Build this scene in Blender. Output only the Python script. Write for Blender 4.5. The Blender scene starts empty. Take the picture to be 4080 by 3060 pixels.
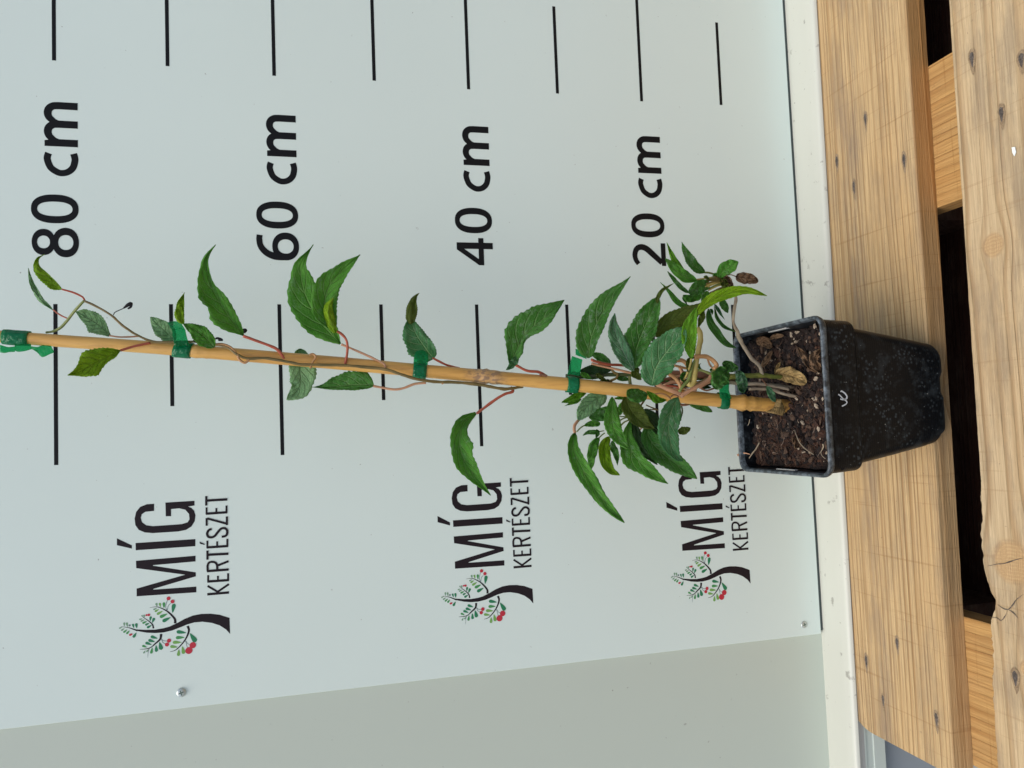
import bpy, bmesh, math, random
from mathutils import Vector, Matrix, noise
from mathutils.geometry import tessellate_polygon
random.seed(7)
S = bpy.context.scene
COL = S.collection

# ------------------------------------------------------------------ camera
W0, H0, F0 = 4080.0, 3060.0, 3110.0
CAM = Vector((-0.1327, -0.8019, 0.5670))
RM = Matrix(((-0.0390, 0.9976, -0.0575), (-0.2422, -0.0653, -0.9680), (-0.9694, -0.0238, 0.2442))).to_quaternion().to_matrix()
cd = bpy.data.cameras.new("camera"); co = bpy.data.objects.new("camera", cd); COL.objects.link(co)
cd.sensor_fit = 'HORIZONTAL'; cd.sensor_width = 36.0; cd.lens = 36.0 * F0 / W0
cd.clip_start = 0.01; cd.clip_end = 500
m4 = RM.to_4x4(); m4.translation = CAM; co.matrix_world = m4
S.camera = co
# ------------------------------------------------------------------ light
wd = bpy.data.worlds.new("World"); S.world = wd; wd.use_nodes = True
nt = wd.node_tree; bg = nt.nodes['Background']
sky = nt.nodes.new('ShaderNodeTexSky'); sky.sky_type = 'NISHITA'; sky.sun_disc = False
SUN_EL, SUN_AZ = math.radians(66), math.radians(222)      # compass azimuth from +Y, clockwise
sky.sun_elevation = SUN_EL; sky.sun_rotation = SUN_AZ
sky.air_density = 1.0; sky.dust_density = 3.0; sky.ozone_density = 0.6
nt.links.new(sky.outputs[0], bg.inputs[0]); bg.inputs[1].default_value = 0.085
sl = bpy.data.lights.new("sun", 'SUN'); sl.energy = 1.0; sl.angle = math.radians(45); sl.color = (1.0, 0.96, 0.90)
so = bpy.data.objects.new("sun", sl); COL.objects.link(so)
sd = Vector((math.sin(SUN_AZ) * math.cos(SUN_EL), math.cos(SUN_AZ) * math.cos(SUN_EL), math.sin(SUN_EL)))
so.rotation_euler = sd.to_track_quat('Z', 'Y').to_euler()
vs = S.view_settings; vs.view_transform = 'Standard'; vs.look = 'None'; vs.exposure = 0.93; vs.gamma = 1.0; vs.use_curve_mapping = False

# ------------------------------------------------------------------ helpers
REG = {'A1': (0, 0, .61483), 'A2': (1360, 0, .61483), 'A3': (2720, 0, .61483), 'A4': (0, 1020, .61483), 'A5': (1360, 1020, .61483),
       'A6': (2720, 1020, .61483), 'A7': (0, 2040, .61483), 'A8': (1360, 2040, .61483), 'A9': (2720, 2040, .61483),
       'B4': (2200, 1100, .27125), 'B5': (2200, 1500, .27125), 'B6': (2600, 950, .22604), 'B7': (2600, 1300, .22604),
       'C1': (440, 2360, .23508), 'C2': (460, 1960, .26519), 'C3': (2880, 1200, .25316), 'C4': (2880, 1560, .24108), 'S': (0, 0, 1.0)}
def px(r, x, y):
    a = REG[r]; return (a[0] + x * a[2], a[1] + y * a[2])
def ray(x, y): return RM @ Vector(((x - W0 / 2) / F0, (H0 / 2 - y) / F0, -1.0))
def P(x, y, Y):
    d = ray(x, y); return CAM + d * ((Y - CAM.y) / d.y)
def PZ(x, y, Z):
    d = ray(x, y); return CAM + d * ((Z - CAM.z) / d.z)
def bmm(r, x, y):                       # board plane, mm
    p = P(*px(r, x, y), 0.0); return (p.x * 1000, p.z * 1000)

def tag(o, label=None, cat=None, group=None, kind=None):
    if label: o['label'] = label
    if cat: o['category'] = cat
    if group: o['group'] = group
    if kind: o['kind'] = kind
    return o
def empty(name, loc, label, cat, group=None):
    o = bpy.data.objects.new(name, None); COL.objects.link(o); o.location = loc; o.empty_display_size = .02
    return tag(o, label, cat, group)
def mesh_obj(name, verts, faces, mats, parent=None, smooth=False, mi=None, uvs=None, label=None):
    me = bpy.data.meshes.new(name)
    off = Vector(parent.matrix_world.translation) if False else Vector((0, 0, 0))
    me.from_pydata([tuple(v) for v in verts], [], faces); 
    for m in (mats if isinstance(mats, (list, tuple)) else [mats]): me.materials.append(m)
    if mi:
        for p, i in zip(me.polygons, mi): p.material_index = i
    if smooth:
        for p in me.polygons: p.use_smooth = True
    if uvs:
        l = me.uv_layers.new(name='UVMap')
        for lp in me.loops: l.data[lp.index].uv = uvs[lp.vertex_index]
    me.update()
    o = bpy.data.objects.new(name, me); COL.objects.link(o)
    if parent:
        o.parent = parent
        # vertices are given in world space; undo the parents' placement
        t = Vector((0, 0, 0)); q = parent
        while q: t += Vector(q.location); q = q.parent
        o.location = -t
    if label: o['label'] = label
    return o
class MB:
    def __init__(s): s.v = []; s.f = []; s.mi = []
    def add(s, v, f, m=0):
        n = len(s.v); s.v += [Vector(a) for a in v]; s.f += [tuple(i + n for i in q) for q in f]; s.mi += [m] * len(f)
    def box(s, x0, x1, y0, y1, z0, z1, m=0):
        s.add([(x, y, z) for z in (z0, z1) for y in (y0, y1) for x in (x0, x1)],
              [(0, 2, 3, 1), (4, 5, 7, 6), (0, 1, 5, 4), (2, 6, 7, 3), (0, 4, 6, 2), (1, 3, 7, 5)], m)
    def build(s, name, mats, parent=None, smooth=False, label=None):
        return mesh_obj(name, s.v, s.f, mats, parent, smooth, s.mi, label=label)
def cat_rom(pts, n):
    """n samples through pts (tuples), uniform in index."""
    k = len(pts); out = []
    if k == 2:
        return [tuple(a + (b - a) * i / (n - 1) for a, b in zip(*pts)) for i in range(n)]
    # chord length parametrisation for even spacing
    L = [0]
    for a, b in zip(pts, pts[1:]): L.append(L[-1] + max(1e-9, math.dist(a[:2], b[:2]) if len(a) == 2 else math.dist(a, b)))
    for i in range(n):
        t = L[-1] * i / (n - 1); j = 0
        while j < k - 2 and t > L[j + 1]: j += 1
        u = (t - L[j]) / (L[j + 1] - L[j])
        p1, p2 = pts[j], pts[j + 1]
        p0 = pts[j - 1] if j > 0 else tuple(2 * a - b for a, b in zip(p1, p2))
        p3 = pts[j + 2] if j + 2 < k else tuple(2 * b - a for a, b in zip(p1, p2))
        out.append(tuple(.5 * ((2 * b) + (-a + c) * u + (2 * a - 5 * b + 4 * c - d) * u * u + (-a + 3 * b - 3 * c + d) * u ** 3)
                         for a, b, c, d in zip(p0, p1, p2, p3)))
    return out
def tube_geo(pts, rad, n=None, seg=8, wob=0.0, flat=1.0):
    """pts: 3-D points, rad: list or number"""
    n = n or max(6, len(pts) * 6)
    P3 = [Vector(p) for p in cat_rom([tuple(p) for p in pts], n)]
    rs = [rad] * n if not isinstance(rad, (list, tuple)) else [v[0] for v in [(rad[min(len(rad) - 1, int(i * (len(rad) - 1) / (n - 1)))] * (1 - (i * (len(rad) - 1) / (n - 1)) % 1) + rad[min(len(rad) - 1, int(i * (len(rad) - 1) / (n - 1)) + 1)] * ((i * (len(rad) - 1) / (n - 1)) % 1),) for i in range(n)]]
    V, Fc = [], []; up = Vector((0.3, 1, 0.2)).normalized()
    for i, p in enumerate(P3):
        d = (P3[min(i + 1, n - 1)] - P3[max(i - 1, 0)])
        d = d.normalized() if d.length > 1e-9 else Vector((0, 0, 1))
        a = (up - d * up.dot(d)); a = a.normalized() if a.length > 1e-6 else d.orthogonal().normalized(); up = a; b = d.cross(a)
        for k in range(seg):
            t = 2 * math.pi * k / seg; r = rs[i] * (1 + wob * noise.noise(Vector((p.x, p.y, p.z)) * 160 + Vector((k, 0, 0))))
            V.append(p + (a * math.cos(t) * flat + b * math.sin(t)) * r)
    for i in range(n - 1):
        for k in range(seg):
            k2 = (k + 1) % seg; Fc.append((i * seg + k, i * seg + k2, (i + 1) * seg + k2, (i + 1) * seg + k))
    Fc.append(tuple(range(seg))[::-1]); Fc.append(tuple((n - 1) * seg + k for k in range(seg)))
    return V, Fc
# ------------------------------------------------------------------ node helpers
def newmat(name):
    m = bpy.data.materials.new(name); m.use_nodes = True
    return m, m.node_tree, m.node_tree.nodes['Principled BSDF']
def N(nt, t, **kw):
    n = nt.nodes.new(t)
    for k, v in kw.items():
        if k.startswith('i'):
            n.inputs[int(k[1:])].default_value = v
        else: setattr(n, k, v)
    return n
def L(nt, a, b): nt.links.new(a, b)
def M(nt, op, a, b=None, c=None, clamp=False):
    n = nt.nodes.new('ShaderNodeMath'); n.operation = op; n.use_clamp = clamp
    for i, v in enumerate((a, b, c)):
        if v is None: continue
        if isinstance(v, (int, float)): n.inputs[i].default_value = v
        else: nt.links.new(v, n.inputs[i])
    return n.outputs[0]
def mixc(nt, f, a, b, mode='MIX'):
    n = nt.nodes.new('ShaderNodeMix'); n.data_type = 'RGBA'; n.blend_type = mode
    for s, v in ((n.inputs[0], f), (n.inputs[6], a), (n.inputs[7], b)):
        if isinstance(v, (int, float)): s.default_value = v
        elif isinstance(v, tuple): s.default_value = (*v, 1)
        else: nt.links.new(v, s)
    return n.outputs[2]
def ramp(nt, fac, stops, interp='LINEAR'):
    n = nt.nodes.new('ShaderNodeValToRGB'); n.color_ramp.interpolation = interp
    e = n.color_ramp.elements
    while len(e) < len(stops): e.new(.5)
    for q, (p, c) in zip(e, stops):
        q.position = p; q.color = (c, c, c, 1) if isinstance(c, (int, float)) else (*c, 1)
    nt.links.new(fac, n.inputs[0]); return n.outputs[0]
def tnoise(nt, vec, scale, detail=3, rough=.5, dim='3D', w=None):
    n = nt.nodes.new('ShaderNodeTexNoise'); n.noise_dimensions = dim
    n.inputs['Scale'].default_value = scale; n.inputs['Detail'].default_value = detail; n.inputs['Roughness'].default_value = rough
    if vec is not None: nt.links.new(vec, n.inputs['Vector'])
    if w is not None: nt.links.new(w, n.inputs['W'])
    return n.outputs[0]
def objco(nt): return nt.nodes.new('ShaderNodeTexCoord').outputs['Object']
def vscale(nt, v, s, off=(0, 0, 0)):
    n = nt.nodes.new('ShaderNodeMapping'); n.inputs['Scale'].default_value = s; n.inputs['Location'].default_value = off
    nt.links.new(v, n.inputs[0]); return n.outputs[0]
def bump(nt, h, strength, dist, bsdf):
    b = nt.nodes.new('ShaderNodeBump'); b.inputs['Strength'].default_value = strength; b.inputs['Distance'].default_value = dist
    nt.links.new(h, b.inputs['Height']); nt.links.new(b.outputs[0], bsdf.inputs['Normal'])

# ------------------------------------------------------------------ materials
def m_paint(name, col, rough, speck=0.0, var=0.05, spec=.5, dirt=(.25, .24, .2), sc=55, th=.72):
    m, nt, b = newmat(name); c = objco(nt)
    big = tnoise(nt, c, 3.5, 3); base = mixc(nt, M(nt, 'MULTIPLY', big, 1.0), tuple(x * (1 - var) for x in col), tuple(min(1, x * (1 + var)) for x in col))
    if speck:
        s = ramp(nt, tnoise(nt, c, sc, 4, .6), [(th, 0), (th + .05, 1)])
        s2 = ramp(nt, tnoise(nt, c, sc * 4, 2, .5), [(.74, 0), (.8, 1)])
        base = mixc(nt, M(nt, 'MULTIPLY', M(nt, 'MAXIMUM', s, s2), speck), base, dirt)
    L(nt, base, b.inputs['Base Color']); b.inputs['Roughness'].default_value = rough; b.inputs['Specular IOR Level'].default_value = spec
    bump(nt, tnoise(nt, c, 900, 2), .04, .0005, b)
    return m
MAT = {}
MAT['board'] = m_paint('board_white', (.70, .795, .735), .24, .7, .035)
MAT['wall'] = m_paint('wall_paint', (.54, .595, .51), .36, .8, .03)
MAT['ledge'] = m_paint('ledge_cream', (.57, .58, .50), .45, .7, .04, sc=60, th=.64)
MAT['lip'] = m_paint('lip_grey', (.50, .50, .47), .5, .5, .04)
MAT['lower'] = m_paint('lower_profile', (.56, .63, .57), .4, .4, .04)
MAT['gap_shade'] = m_paint('dark_gap_shade', (.045, .06, .06), .7, .3, .2)  # shade of the gap below the board, put into a dark colour
MAT['plinth'] = m_paint('blue_grey', (.30, .34, .37), .75, .6, .2)
MAT['ink'] = m_paint('black_ink', (.005, .005, .006), .5, 0, .02, .2)
MAT['ink_brown'] = m_paint('brown_ink', (.016, .010, .013), .5, 0, .02, .2)
def flat(name, col, rough=.5, metal=0, spec=.5):
    m, nt, b = newmat(name); b.inputs['Base Color'].default_value = (*col, 1); b.inputs['Roughness'].default_value = rough
    b.inputs['Metallic'].default_value = metal; b.inputs['Specular IOR Level'].default_value = spec
    c = objco(nt); n = tnoise(nt, c, 400, 2); L(nt, mixc(nt, n, tuple(x * .85 for x in col), tuple(min(1, x * 1.12) for x in col)), b.inputs['Base Color'])
    return m
MAT['g1'] = flat('print_green_dark', (.012, .19, .075)); MAT['g2'] = flat('print_green_mid', (.05, .27, .07)); MAT['g3'] = flat('print_green_light', (.17, .38, .08))
MAT['g4'] = flat('print_green_grey', (.18, .33, .2)); MAT['red'] = flat('print_red', (.50, .02, .04)); MAT['thin'] = flat('print_grey_green', (.12, .17, .17))
MAT['steel'] = flat('screw_steel', (.55, .6, .57), .35, .6); MAT['slot'] = flat('screw_slot', (.08, .13, .10), .6)
MAT['chalk'] = flat('chalk_white', (.50, .54, .56), .8)
MAT['chip'] = flat('paint_chip', (.85, .9, .85), .6)

def m_wood(name, F, light, dark, knots=(), grey=.35, seed=0.0, along='X', fib=.6, lat=.75, cross=.3, warp=.006, edge=0, band=0):
    m, nt, b = newmat(name); c = objco(nt)
    sp = N(nt, 'ShaderNodeSeparateXYZ'); L(nt, c, sp.inputs[0])
    x, y, z = sp.outputs
    if along == 'Y': x, y = y, x
    y = M(nt, 'ADD', y, M(nt, 'MULTIPLY', z, .6))
    cmb = N(nt, 'ShaderNodeCombineXYZ'); L(nt, x, cmb.inputs[0]); L(nt, y, cmb.inputs[1]); L(nt, z, cmb.inputs[2]); v = cmb.outputs[0]
    w1 = tnoise(nt, vscale(nt, v, (1.1, 4, 4), (seed, seed, 0)), 1.0, 2)
    g = M(nt, 'ADD', y, M(nt, 'MULTIPLY', M(nt, 'SUBTRACT', w1, .5), warp * 4))
    km = None
    for (kx, ky, r, st) in knots:
        dx = M(nt, 'DIVIDE', M(nt, 'SUBTRACT', x, kx), r * st); dy = M(nt, 'SUBTRACT', y, ky)
        d2 = M(nt, 'ADD', M(nt, 'MULTIPLY', dx, dx), M(nt, 'POWER', M(nt, 'DIVIDE', M(nt, 'ABSOLUTE', dy), r * 1.5), 2.0))
        e = M(nt, 'POWER', 2.718, M(nt, 'MULTIPLY', d2, -1.0))
        g = M(nt, 'SUBTRACT', g, M(nt, 'MULTIPLY', M(nt, 'MULTIPLY', dy, e), .85))
        if True:
            ddx = M(nt, 'SUBTRACT', x, kx); dd = M(nt, 'SQRT', M(nt, 'ADD', M(nt, 'MULTIPLY', ddx, ddx), M(nt, 'MULTIPLY', dy, dy)))
            dd = M(nt, 'ADD', dd, M(nt, 'MULTIPLY', M(nt, 'SUBTRACT', tnoise(nt, v, 45, 2), .5), r * .28))
            kk = ramp(nt, M(nt, 'DIVIDE', dd, r), [(.72, 1), (1.05, 0)])
            rings = M(nt, 'SINE', M(nt, 'MULTIPLY', dd, 2100))
            rm = M(nt, 'MULTIPLY', ramp(nt, M(nt, 'DIVIDE', dd, r), [(.70, 0), (.88, 1), (1.05, 0)]), ramp(nt, tnoise(nt, v, 90, 3), [(.42, 0), (.6, 1)]))
            km = (kk, rings, rm) if km is None else (M(nt, 'MAXIMUM', km[0], kk), M(nt, 'MAXIMUM', km[1], rings), M(nt, 'MAXIMUM', km[2], rm))
    # irregular ring spacing
    n1 = tnoise(nt, None, 1.0, 2, .5, '1D', M(nt, 'ADD', M(nt, 'MULTIPLY', g, F * .35), seed * 7))
    t = M(nt, 'ADD', M(nt, 'MULTIPLY', g, F), M(nt, 'MULTIPLY', n1, 3.2))
    s = M(nt, 'FRACT', t)
    late = ramp(nt, s, [(0.0, .10), (.5, .04), (.84, 1.0), (.93, .9), (1.0, .10)])
    amp = ramp(nt, tnoise(nt, vscale(nt, v, (2, 30, 30), (seed * 3, 1, 0)), 1, 2), [(.3, .35), (.65, 1)])
    late = M(nt, 'MULTIPLY', M(nt, 'MULTIPLY', late, amp), lat)
    fibre = tnoise(nt, vscale(nt, v, (14, 520, 520), (0, seed, 0)), 1.0, 4, .6)
    fib2 = tnoise(nt, vscale(nt, v, (60, 900, 900), (3, seed, 0)), 1.0, 3, .6)
    col = mixc(nt, late, light, dark)
    col = mixc(nt, M(nt, 'MULTIPLY', ramp(nt, fibre, [(.35, 1), (.62, 0)]), fib * .8), col, tuple(q * .72 for q in dark))
    # tone drift
    col = mixc(nt, ramp(nt, tnoise(nt, vscale(nt, v, (4, 14, 14), (seed, 2, 0)), 1, 3), [(.35, 0), (.7, .5)]), col, tuple(q * r for q, r in zip(light, (.88, .78, .66))))
    # weathered stain
    st = tnoise(nt, vscale(nt, v, (9, 30, 30), (seed * 2, 5, 0)), 1, 6, .68)
    col = mixc(nt, M(nt, 'MULTIPLY', ramp(nt, st, [(.47, 0), (.63, 1)]), grey), col, (.185, .145, .105))
    spk = ramp(nt, tnoise(nt, v, 260, 2, .6), [(.70, 0), (.76, 1)])
    col = mixc(nt, M(nt, 'MULTIPLY', spk, .45), col, (.13, .08, .045))
    # saw marks across
    rotn = N(nt, 'ShaderNodeMapping'); rotn.inputs['Rotation'].default_value = (0, 0, .35); rotn.inputs['Scale'].default_value = (260, 7, 7); L(nt, v, rotn.inputs[0])
    saw = ramp(nt, tnoise(nt, rotn.outputs[0], 1, 2), [(.62, 0), (.7, 1)])
    col = mixc(nt, M(nt, 'MULTIPLY', saw, cross * .4), col, dark)
    if edge:
        ez = ramp(nt, M(nt, 'MULTIPLY', z, -1.0), [(.0012, 0), (.003, 1)])
        col = mixc(nt, M(nt, 'MULTIPLY', M(nt, 'MULTIPLY', ez, edge), ramp(nt, M(nt, 'ADD', x, .5), [(.35, .25), (.6, 1)])), col, (.40, .185, .045), 'MIX')
    # band of grey weathering down the middle of the board
    if band:
        bd = M(nt, 'ABSOLUTE', M(nt, 'DIVIDE', M(nt, 'SUBTRACT', M(nt, 'ADD', y, M(nt, 'MULTIPLY', M(nt, 'SUBTRACT', tnoise(nt, v, 9, 3), .5), .05)), band), .022))
        bn = ramp(nt, tnoise(nt, vscale(nt, v, (9, 50, 50), (0, 8, 0)), 1, 4, .65), [(.40, 0), (.62, 1)])
        col = mixc(nt, M(nt, 'MULTIPLY', M(nt, 'MULTIPLY', ramp(nt, bd, [(.2, 1), (1, 0)]), bn), .6), col, (.22, .165, .12))
    if km:
        kc = mixc(nt, ramp(nt, km[1], [(.2, 0), (1, .45)]), (.50, .33, .16), (.36, .20, .085))
        kc = mixc(nt, km[2], kc, (.20, .105, .05))
        col = mixc(nt, M(nt, 'MULTIPLY', km[0], .85), col, kc)
    L(nt, col, b.inputs['Base Color']); b.inputs['Roughness'].default_value = .68; b.inputs['Specular IOR Level'].default_value = .3
    h = M(nt, 'ADD', M(nt, 'MULTIPLY', late, .7), M(nt, 'ADD', M(nt, 'MULTIPLY', fibre, .6), M(nt, 'MULTIPLY', fib2, .4)))
    bump(nt, h, .8, .0018, b)
    return m

def m_leaf(name, c1, c2, vein, spots=.0, vs=.85, rough=.52, trans=.36, ret=.35, spotc=(.42, .52, .40)):
    m, nt, b = newmat(name); c = objco(nt)
    uv = nt.nodes.new('ShaderNodeTexCoord').outputs['UV']; sp = N(nt, 'ShaderNodeSeparateXYZ'); L(nt, uv, sp.inputs[0])
    u = sp.outputs[0]; v = M(nt, 'ABSOLUTE', M(nt, 'SUBTRACT', M(nt, 'MULTIPLY', sp.outputs[1], 2.0), 1.0))
    wv = M(nt, 'MULTIPLY', M(nt, 'SUBTRACT', tnoise(nt, c, 90, 2), .5), .12)
    mid = ramp(nt, M(nt, 'ADD', v, M(nt, 'MULTIPLY', u, .03)), [(.03, 1), (.085, 0)])
    t = M(nt, 'SUBTRACT', M(nt, 'MULTIPLY', u, 6.5), M(nt, 'MULTIPLY', M(nt, 'POWER', v, 1.25), 2.0)); t = M(nt, 'ADD', t, M(nt, 'MULTIPLY', wv, 2.0))
    tri = M(nt, 'ABSOLUTE', M(nt, 'SUBTRACT', M(nt, 'FRACT', t), .5))
    sec = ramp(nt, tri, [(.0, 1), (.05, .75), (.10, 0)])
    sec = M(nt, 'MULTIPLY', sec, ramp(nt, v, [(.6, 1), (.97, .1)]))
    vo = N(nt, 'ShaderNodeTexVoronoi'); vo.feature = 'DISTANCE_TO_EDGE'; vo.inputs['Scale'].default_value = 330; L(nt, c, vo.inputs['Vector'])
    reti = ramp(nt, vo.outputs['Distance'], [(.0, 1), (.12, 0)])
    vm = M(nt, 'MAXIMUM', mid, sec)
    base = mixc(nt, ramp(nt, tnoise(nt, c, 45, 3), [(.35, 0), (.65, 1)]), c1, c2)
    base = mixc(nt, M(nt, 'MULTIPLY', reti, ret * .5), base, vein)
    if spots:
        n = tnoise(nt, c, 190, 4, .65); n2 = tnoise(nt, c, 38, 2)
        f = M(nt, 'MULTIPLY', ramp(nt, n, [(.53, 0), (.64, 1)]), ramp(nt, n2, [(.4, .15), (.62, 1)]))
        base = mixc(nt, M(nt, 'MULTIPLY', f, spots), base, spotc)
    base = mixc(nt, M(nt, 'MULTIPLY', vm, vs), base, vein)
    L(nt, base, b.inputs['Base Color']); b.inputs['Roughness'].default_value = rough; b.inputs['Specular IOR Level'].default_value = .24
    hgt = M(nt, 'SUBTRACT', M(nt, 'MULTIPLY', tnoise(nt, c, 240, 3), .5), M(nt, 'ADD', M(nt, 'MULTIPLY', vm, .9), M(nt, 'MULTIPLY', reti, .25)))
    bump(nt, hgt, .9, .0014, b)
    tr = N(nt, 'ShaderNodeBsdfTranslucent'); L(nt, mixc(nt, .5, base, (.22, .42, .03)), tr.inputs[0])
    mx = N(nt, 'ShaderNodeMixShader'); mx.inputs[0].default_value = trans
    L(nt, b.outputs[0], mx.inputs[1]); L(nt, tr.outputs[0], mx.inputs[2]); L(nt, mx.outputs[0], nt.nodes['Material Output'].inputs[0])
    return m
LM = {'dark': m_leaf('leaf_dark', (.040, .170, .020), (.080, .26, .044), (.20, .38, .12), .35, .8),
      'mid': m_leaf('leaf_mid', (.060, .245, .020), (.115, .36, .040), (.24, .46, .12), .25, .75),
      'bright': m_leaf('leaf_bright', (.085, .28, .010), (.13, .35, .015), (.30, .52, .07), .0, .45, trans=.3),
      'yellow': m_leaf('leaf_yellowgreen', (.17, .34, .004), (.24, .42, .008), (.32, .46, .05), .0, .4, trans=.3),
      'olive': m_leaf('leaf_olive', (.075, .115, .014), (.11, .15, .02), (.20, .24, .06), .0, .4),
      'pale': m_leaf('leaf_pale_underside', (.20, .40, .17), (.27, .48, .23), (.26, .42, .22), .15, .35),
      'blue': m_leaf('leaf_bluish', (.045, .19, .060), (.090, .28, .105), (.27, .47, .21), .5, .9),
      'dusty': m_leaf('leaf_dusty', (.038, .15, .05), (.10, .26, .12), (.32, .48, .32), 1.0, .9),
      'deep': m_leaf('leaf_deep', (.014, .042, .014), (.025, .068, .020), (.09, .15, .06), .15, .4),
      'brown': m_leaf('leaf_brown', (.15, .085, .045), (.25, .155, .085), (.12, .06, .035), .3, .3, rough=.8, trans=.05, spotc=(.25, .17, .1)),
      'tan': m_leaf('leaf_tan', (.30, .20, .075), (.42, .29, .12), (.25, .15, .06), .4, .3, rough=.75, trans=.08, spotc=(.2, .11, .05))}
def m_stem(name, a, b_, sc=60, rough=.5):
    m, nt, b = newmat(name); c = objco(nt)
    L(nt, mixc(nt, ramp(nt, tnoise(nt, c, sc, 3), [(.35, 0), (.65, 1)]), a, b_), b.inputs['Base Color']); b.inputs['Roughness'].default_value = rough
    bump(nt, tnoise(nt, c, 700, 2), .3, .0004, b); return m
SM = {'red': m_stem('petiole_red', (.42, .085, .045), (.33, .075, .035)), 'pink': m_stem('petiole_pink', (.52, .28, .16), (.42, .21, .11)),
      'vine': m_stem('vine_olive', (.10, .075, .016), (.17, .115, .03)), 'green': m_stem('stem_green', (.12, .17, .035), (.20, .23, .06)),
      'tan': m_stem('stem_tan', (.46, .24, .10), (.36, .19, .07)), 'yell': m_stem('stem_yellow', (.42, .33, .10), (.32, .26, .07)),
      'dkgreen': m_stem('stem_darkgreen', (.035, .060, .018), (.06, .08, .025)), 'grey': m_stem('stem_woody', (.27, .22, .15), (.17, .13, .085), 90, .8),
      'moss': m_stem('stem_mossy', (.09, .11, .012), (.17, .17, .03), 160, .9), 'brown': m_stem('stem_brown', (.12, .05, .025), (.19, .085, .045)),
      'black': m_stem('dead_black', (.004, .004, .005), (.012, .012, .014), 60, .95), 'twig': m_stem('twig_beige', (.40, .33, .22), (.27, .21, .14), 120, .8)}
# bamboo
def m_bamboo():
    m, nt, b = newmat('bamboo'); c = objco(nt)
    fib = tnoise(nt, vscale(nt, c, (420, 420, 9)), 1, 3); big = tnoise(nt, vscale(nt, c, (30, 30, 7)), 1, 3)
    col = mixc(nt, ramp(nt, big, [(.35, 0), (.7, 1)]), (.66, .39, .105), (.56, .29, .062))
    col = mixc(nt, M(nt, 'MULTIPLY', ramp(nt, fib, [(.45, 0), (.7, 1)]), .35), col, (.34, .16, .04))
    sp = N(nt, 'ShaderNodeSeparateXYZ'); L(nt, c, sp.inputs[0])
    nz = P(1930, 1500, -.115).z
    d = M(nt, 'ABSOLUTE', M(nt, 'SUBTRACT', sp.outputs[2], nz)); near = ramp(nt, M(nt, 'MULTIPLY', d, 38), [(.25, 1), (.8, 0)])
    sc = ramp(nt, tnoise(nt, vscale(nt, c, (330, 330, 170)), 1, 2, .5), [(.49, 0), (.54, 1)])
    col = mixc(nt, M(nt, 'MULTIPLY', near, M(nt, 'MULTIPLY', sc, .95)), col, (.06, .025, .012))
    col = mixc(nt, M(nt, 'MULTIPLY', near, .5), col, (.46, .30, .17))
    streak = ramp(nt, tnoise(nt, vscale(nt, c, (160, 160, 14), (2, 0, 3)), 1, 3), [(.58, 0), (.66, 1)])
    col = mixc(nt, M(nt, 'MULTIPLY', streak, .30), col, (.30, .13, .035))
    dirt = ramp(nt, M(nt, 'MULTIPLY', M(nt, 'SUBTRACT', sp.outputs[2], .12), 14), [(0, 1), (.9, 0)])
    ds = ramp(nt, tnoise(nt, c, 170, 4), [(.5, 0), (.62, 1)])
    col = mixc(nt, M(nt, 'MULTIPLY', dirt, M(nt, 'MULTIPLY', ds, .7)), col, (.16, .075, .03))
    L(nt, col, b.inputs['Base Color']); b.inputs['Roughness'].default_value = .42
    bump(nt, fib, .25, .0006, b); return m
MAT['bamboo'] = m_bamboo()
def m_tape(name, alpha):
    m, nt, b = newmat(name); c = objco(nt)
    n = tnoise(nt, c, 260, 3)
    L(nt, mixc(nt, n, (.0, .13, .04), (.005, .26, .11)), b.inputs['Base Color']); b.inputs['Roughness'].default_value = .16
    b.inputs['Alpha'].default_value = alpha; bump(nt, tnoise(nt, c, 330, 2), .8, .002, b)
    tr = N(nt, 'ShaderNodeBsdfTranslucent'); tr.inputs[0].default_value = (.02, .55, .22, 1)
    tp = N(nt, 'ShaderNodeBsdfTransparent'); tp.inputs[0].default_value = (.25, .85, .5, 1)
    mx = N(nt, 'ShaderNodeMixShader'); mx.inputs[0].default_value = .3; L(nt, b.outputs[0], mx.inputs[1]); L(nt, tr.outputs[0], mx.inputs[2])
    m2 = N(nt, 'ShaderNodeMixShader'); m2.inputs[0].default_value = 1 - alpha; b.inputs['Alpha'].default_value = 1
    L(nt, mx.outputs[0], m2.inputs[1]); L(nt, tp.outputs[0], m2.inputs[2]); L(nt, m2.outputs[0], nt.nodes['Material Output'].inputs[0]); return m
MAT['tape'] = m_tape('tie_plastic', .84); MAT['tab'] = m_tape('tie_plastic_tab', .42)
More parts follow.
